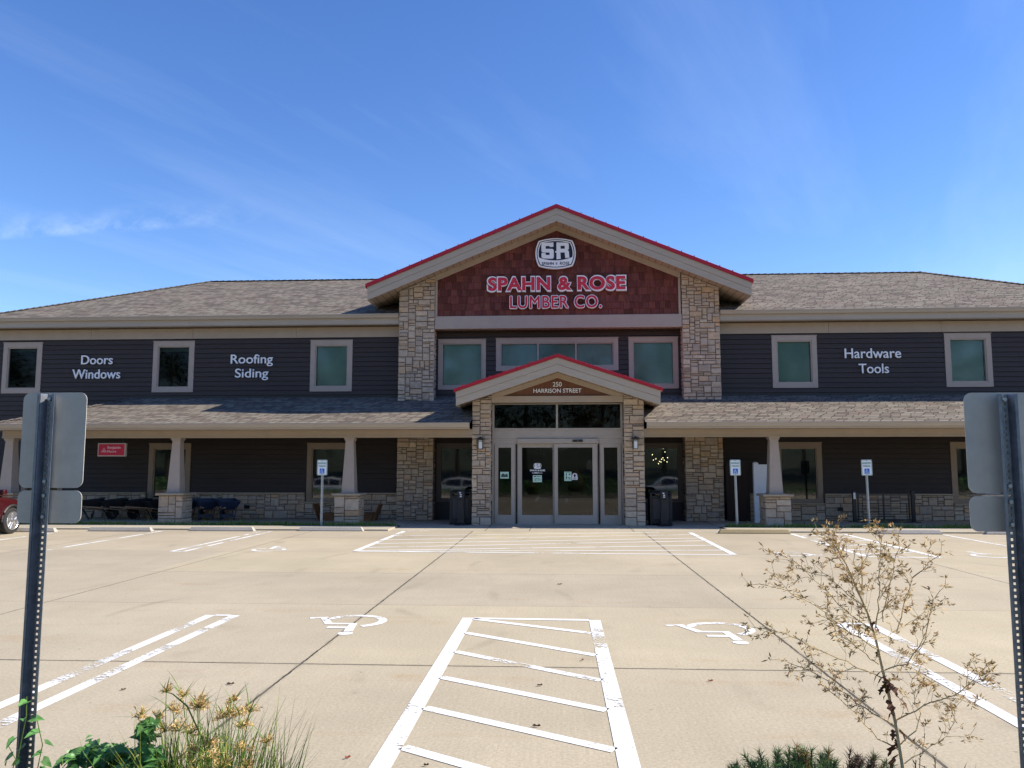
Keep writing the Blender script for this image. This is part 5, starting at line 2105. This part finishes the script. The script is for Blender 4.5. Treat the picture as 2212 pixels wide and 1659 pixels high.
def needle_bush(label, cx_, cy_, rx, ry, top, seed, tufts, purple=()):
    r_ = random.Random(seed)
    t_ = thing('mugo_pine', (cx_, cy_, .1), label, 'shrub')
    nm, sm = MB(), MB()
    for k in range(tufts):
        a = r_.uniform(0, 6.28)
        q = math.sqrt(r_.random())
        x = cx_ + rx * q * math.cos(a)
        y = cy_ + ry * q * math.sin(a)
        z = .1 + (top - .1) * (1 - q ** 4 * .3) * r_.uniform(.84, 1.0) + .03 * mnoise.noise(Vector((x * 7, y * 7, seed)))
        ax = Vector(((x - cx_) / rx * .7 + r_.uniform(-.3, .3), (y - cy_) / ry * .7 + r_.uniform(-.3, .3), 1.0)).normalized()
        b = Vector((x, y, z - .09))
        sm.tube([Vector((cx_ + (x - cx_) * .5, cy_ + (y - cy_) * .5, .1 + (z - .1) * .5)), b, b + ax * .07], [.006, .004, .003], 4, None, False)
        pur = any(abs(x - px_) < .035 for px_ in purple) and r_.random() < .8
        brown = r_.random() < .06
        for n_ in range(52):
            an = r_.uniform(0, 6.28)
            el_ = r_.uniform(.1, 1.35)
            u = ax.cross(Vector((1, .2, 0))).normalized()
            v_ = ax.cross(u)
            d = (u * math.cos(an) + v_ * math.sin(an)) * math.cos(el_) + ax * math.sin(el_)
            p0 = b + ax * r_.uniform(.0, .075)
            L = r_.uniform(.026, .046)
            s_ = d.cross(Vector((r_.uniform(-1, 1), r_.uniform(-1, 1), .4))).normalized() * .0017
            t0 = r_.uniform(.5, 1.55)
            c = (t0 * .9, t0, t0 * .85)
            if pur:
                c = (t0 * 1.0, t0 * .38, t0 * .75)
            elif brown:
                c = (t0 * 2.2, t0 * .9, t0 * .5)
            nm.face([p0 - s_, p0 + s_, p0 + d * L], c)
    sm.build('branches', M['bark'], t_)
    nm.build('needles', M['needle'], t_)


needle_bush('low mugo pine with stiff green needles at the lower right', 0.99, 3.22, .41, .34, .745, 9, 560, (1.14, 1.17, 1.30, 1.36))
needle_bush('small mugo pine sprig under the bindweed at the lower left', -1.62, 3.2, .28, .22, .665, 10, 150)

# dried weed -----------------------------------------------------------------------
WEED_MAIN = [(1.300, 3.19, .1), (1.290, 3.195, .42), (1.274, 3.2, 0.702), (1.258, 3.209, 0.866), (1.224, 3.217, 1.047), (1.205, 3.226, 1.169), (1.183, 3.234, 1.258), (1.145, 3.243, 1.36), (1.116, 3.251, 1.44), (1.07, 3.26, 1.527)]
WEED_BRANCHES = [
    [(1.262, 3.22, 0.863), (1.361, 3.143, 0.953), (1.436, 3.065, 1.013), (1.46, 2.988, 1.096)],
    [(1.225, 3.22, 1.046), (1.302, 3.183, 1.084), (1.341, 3.146, 1.182), (1.362, 3.109, 1.271), (1.36, 3.073, 1.338)],
    [(1.202, 3.22, 1.159), (1.317, 3.276, 1.183), (1.437, 3.332, 1.244), (1.505, 3.389, 1.264)],
    [(1.234, 3.22, 1.227), (1.268, 3.235, 1.357), (1.316, 3.251, 1.5), (1.324, 3.266, 1.546)],
    [(1.21, 3.22, 1.204), (1.186, 3.106, 1.403), (1.155, 2.993, 1.563)],
    [(1.277, 3.22, 1.188), (1.326, 3.211, 1.332), (1.353, 3.201, 1.397), (1.409, 3.192, 1.455), (1.445, 3.183, 1.485)],
    [(1.198, 3.22, 1.193), (1.07, 3.217, 1.289), (1.008, 3.214, 1.363), (0.93, 3.211, 1.438), (0.872, 3.208, 1.473)],
    [(1.212, 3.22, 1.125), (1.03, 3.172, 1.245), (0.928, 3.125, 1.32), (0.816, 3.077, 1.371), (0.755, 3.029, 1.388)],
    [(1.224, 3.22, 1.018), (1.073, 3.253, 1.082), (0.97, 3.286, 1.125), (0.886, 3.319, 1.164), (0.805, 3.351, 1.174)],
    [(1.21, 3.22, 1.074), (1.084, 3.112, 1.164), (0.965, 3.004, 1.276)],
    [(1.261, 3.22, 0.846), (1.12, 3.208, 0.931), (1.023, 3.196, 1.005), (0.975, 3.183, 1.035), (0.877, 3.171, 1.076), (0.84, 3.159, 1.095)],
    [(1.274, 3.22, 0.758), (1.198, 3.222, 0.794), (1.124, 3.225, 0.881), (1.059, 3.227, 0.941), (0.994, 3.229, 0.996)],
    [(1.275, 3.22, 0.78), (1.328, 3.207, 0.835), (1.342, 3.194, 0.899), (1.308, 3.181, 1.002)],
    [(1.289, 3.22, 0.714), (1.393, 3.236, 0.766), (1.458, 3.252, 0.8), (1.503, 3.269, 0.852)],
    [(1.173, 3.22, 1.272), (1.094, 3.264, 1.351), (1.063, 3.309, 1.38), (1.024, 3.353, 1.386)],
    [(1.137, 3.22, 1.364), (1.121, 3.348, 1.453), (1.129, 3.476, 1.514)],
    [(1.158, 3.22, 1.329), (1.147, 3.16, 1.452), (1.15, 3.099, 1.515)],
    [(1.404, 3.22, 1.241), (1.407, 3.262, 1.153), (1.382, 3.303, 1.086)],
]
t_ = thing('dried_weed', (1.30, 3.19, .1), 'tall dried straw coloured weed with withered flower heads at the right', 'plant')
rng = random.Random(12)
st_, bx_, lf_ = MB(), MB(), MB()
n = len(WEED_MAIN)
st_.tube(WEED_MAIN, [.0085 - .0065 * i / (n - 1) for i in range(n)], 6)


def bract(p, d, s):
    d = Vector(d).normalized()
    sd = d.cross(Vector((rng.uniform(-1, 1), rng.uniform(-1, 1), rng.uniform(-1, 1)))).normalized() * s * .145
    cv = Vector((rng.uniform(-1, 1), rng.uniform(-1, 1), rng.uniform(-1, .3))) * s * .2
    t0 = rng.uniform(.45, 1.7)
    c = (t0, t0 * rng.uniform(.85, 1.05), t0 * rng.uniform(.7, 1.0))
    bx_.face([p - sd * .3, p + d * s * .45 - sd + cv, p + d * s + cv * 2.2, p + d * s * .45 + sd + cv], c)


def tuft(p, d, k, s):
    for _ in range(k):
        bract(p + Vector((rng.gauss(0, .004), rng.gauss(0, .004), rng.gauss(0, .004))), Vector(d) * .6 + Vector((rng.uniform(-1, 1), rng.uniform(-1, 1), rng.uniform(-.5, 1))), s * rng.uniform(.6, 1.15))


def dress(path, dens, r0, r1, depth=0):
    P_ = []
    pp = [Vector(p) for p in path]
    for a, b in zip(pp, pp[1:]):
        k = max(1, int((b - a).length / .03))
        for i in range(k):
            P_.append(a.lerp(b, i / k) + Vector((rng.gauss(0, .003), rng.gauss(0, .003), rng.gauss(0, .003))))
    P_.append(pp[-1])
    m = len(P_)
    st_.tube(P_, [r0 + (r1 - r0) * i / max(1, m - 1) for i in range(m)], 4, None, False)
    for i in range(1, m):
        f = i / m
        d = (P_[i] - P_[i - 1]).normalized()
        for _r in range(2):
          if rng.random() < dens * (.3 + .9 * f):
            side = (d.cross(Vector((rng.uniform(-1, 1), rng.uniform(-1, 1), rng.uniform(-1, 1)))).normalized() + d * .8 + Vector((0, 0, .35))).normalized()
            L = rng.uniform(.018, .055) if depth else rng.uniform(.025, .10) * (1.2 - .6 * f)
            q = P_[i] + side * L
            if L > .05 and depth == 0:
                dress([P_[i], P_[i].lerp(q, .5) + Vector((0, 0, .004)), q], dens * .9, .0012, .0007, 1)
            else:
                st_.tube([P_[i], q], [.0010, .0006], 3, None, False)
            tuft(q, side, rng.randint(6, 9), .020)
        if rng.random() < .75 * f + .15:
            tuft(P_[i], d, rng.randint(2, 4), .017)
    tuft(P_[-1], (P_[-1] - P_[-2]), 6, .018)


for b in WEED_BRANCHES:
    dress(b, .8, .0026, .0012)
dress(WEED_MAIN[5:], 1.0, .002, .0016)
dress(WEED_MAIN[6:], 1.0, .002, .0016)
# curled brown leaves along the lower stem
for k in range(24):
    f = rng.random()
    z = .72 + f * .52
    x = 1.272 - (z - .7) * .14 + rng.gauss(0, .012)
    y = 3.21 + rng.gauss(0, .012)
    a = rng.uniform(0, 6.28)
    d = Vector((math.cos(a), math.sin(a), rng.uniform(-.6, .3))).normalized()
    L = rng.uniform(.035, .085) * (1.15 - .5 * f)
    nseg = 6
    c0 = Vector((x, y, z))
    side = d.cross(Vector((0, 0, 1))).normalized()
    prev = None
    t0 = rng.uniform(.5, 1.5)
    dirn = d.copy()
    for i in range(nseg + 1):
        wv = .013 * math.sin(math.pi * min(1, (i + .4) / nseg)) * (1.5 if i % 2 else .55) * L / .06
        cur = (c0 + side * wv, c0 - side * wv)
        if prev:
            lf_.face([prev[1], prev[0], cur[0], cur[1]], (t0, t0 * .95, t0 * .9))
        prev = cur
        dirn = (dirn + Vector((0, 0, -.42)) + side * rng.gauss(0, .2)).normalized()
        c0 = c0 + dirn * L / nseg
st_.build('stems', M['straw'], t_)
bx_.build('withered_flowers', M['dryleaf'], t_)
lf_.build('curled_leaves', M['brownleaf'], t_)

# a second, greyer stalk bundle right of the mugo pine
t_ = thing('dead_stalks', (1.42, 3.2, .1), 'dark dead stalks at the foot of the dried weed', 'plant')
mb, lf2 = MB(), MB()
for k in range(16):
    x = rng.uniform(1.24, 1.52)
    y = 3.2 + rng.gauss(0, .05)
    top = rng.uniform(.66, .80)
    p = [Vector((x + rng.gauss(0, .02), y, .1)), Vector((x, y, .45)), Vector((x + rng.gauss(0, .02), y, top))]
    mb.tube(p, [.004, .003, .0015], 4, None, False)
    for q in range(22):
        c = p[1].lerp(p[2], rng.uniform(.3, 1))
        d = Vector((rng.uniform(-1, 1), rng.uniform(-1, 1), rng.uniform(0, 1.5))).normalized() * rng.uniform(.015, .04)
        s_ = d.cross(Vector((rng.uniform(-1, 1), rng.uniform(-1, 1), .3))).normalized() * .0016
        t0 = rng.uniform(.4, 1.1)
        lf2.face([c - s_, c + s_, c + d], (t0, t0 * .8, t0 * 1.1))
mb.build('stalks', M['bark'], t_)
lf2.build('dry_leaves', M['brownleaf'], t_)

# low planting that fills the rest of the bed, below the view
mb = MB()
rng = random.Random(90)
for k in range(9000):
    x = rng.uniform(-22, 22)
    y = rng.uniform(2.2, 4.0)
    hmax = .20 + .26 * max(0, mnoise.noise(Vector((x * .6, y, 7.7))) + .3)
    if -2.7 < x < 2.2:
        hmax = .24
    p = Vector((x, y, .1 + rng.uniform(0, hmax)))
    u = Vector((rng.uniform(-1, 1), rng.uniform(-1, 1), rng.uniform(-.4, 1))).normalized() * rng.uniform(.03, .07)
    v_ = u.cross(Vector((rng.uniform(-1, 1), rng.uniform(-1, 1), 1))).normalized() * .022
    tt = rng.uniform(.5, 1.5)
    mb.face([p - u, p - v_, p + u, p + v_], (tt, tt, tt))
tag(mb.build('ground_cover', M['vine']), 'low green leaf cover in the bed along the near kerb', 'planting', kind='stuff')

# fallen leaves on the lot
for x, y, s, rz, red, lab in ((-.16, 6.90, .036, .2, 0, 'dark fallen leaf in the hatched aisle, beside its third stripe from the far end'),
                              (-.16, 5.85, .045, -.1, 0, 'dark sliver of leaf in the hatched aisle, the one nearest the viewer'),
                              (-1.32, 5.17, .03, .6, 1, 'small red leaf left of the hatched aisle near the bottom'),
                              (.02, 12.65, .06, .4, 0, 'dark leaf alone on the plain slab beyond the hatched aisle'),
                              (-2.74, 6.80, .05, .1, 0, 'dark twig left of the slanting joint at the lower left'),
                              (-3.54, 6.58, .03, .5, 0, 'tiny brown leaf beside the left double line'),
                              (.22, 7.80, .03, .9, 1, 'reddish leaf at the right edge of the hatched aisle'),
                              (1.28, 7.12, .035, .2, 1, 'red leaf between the hatched aisle and the dried weed'),
                              (-.81, 5.07, .025, .2, 0, 'dark speck of leaf at the bottom of the hatched aisle')):
    mb = MB()
    c, s2 = math.cos(rz), math.sin(rz)
    s *= .7
    outl = [(-1, 0, .012), (-.5, .34, .02), (.1, .38, .010), (.6, .22, .022), (1, 0, .012), (.5, -.26, .008), (-.1, -.36, .02), (-.6, -.25, .008)]
    pts = [(x + s * (a * c - b * s2), y + s * (a * s2 + b * c), z) for a, b, z in outl]
    mid = (x, y, .007)
    for k in range(8):
        mb.face([mid, pts[k], pts[(k + 1) % 8]], (2.2, .8, .8) if red else (.45, .45, .45))
    tag(mb.build('fallen_leaf', M['brownleaf']), lab, 'leaf', 'fallen leaves on the concrete')
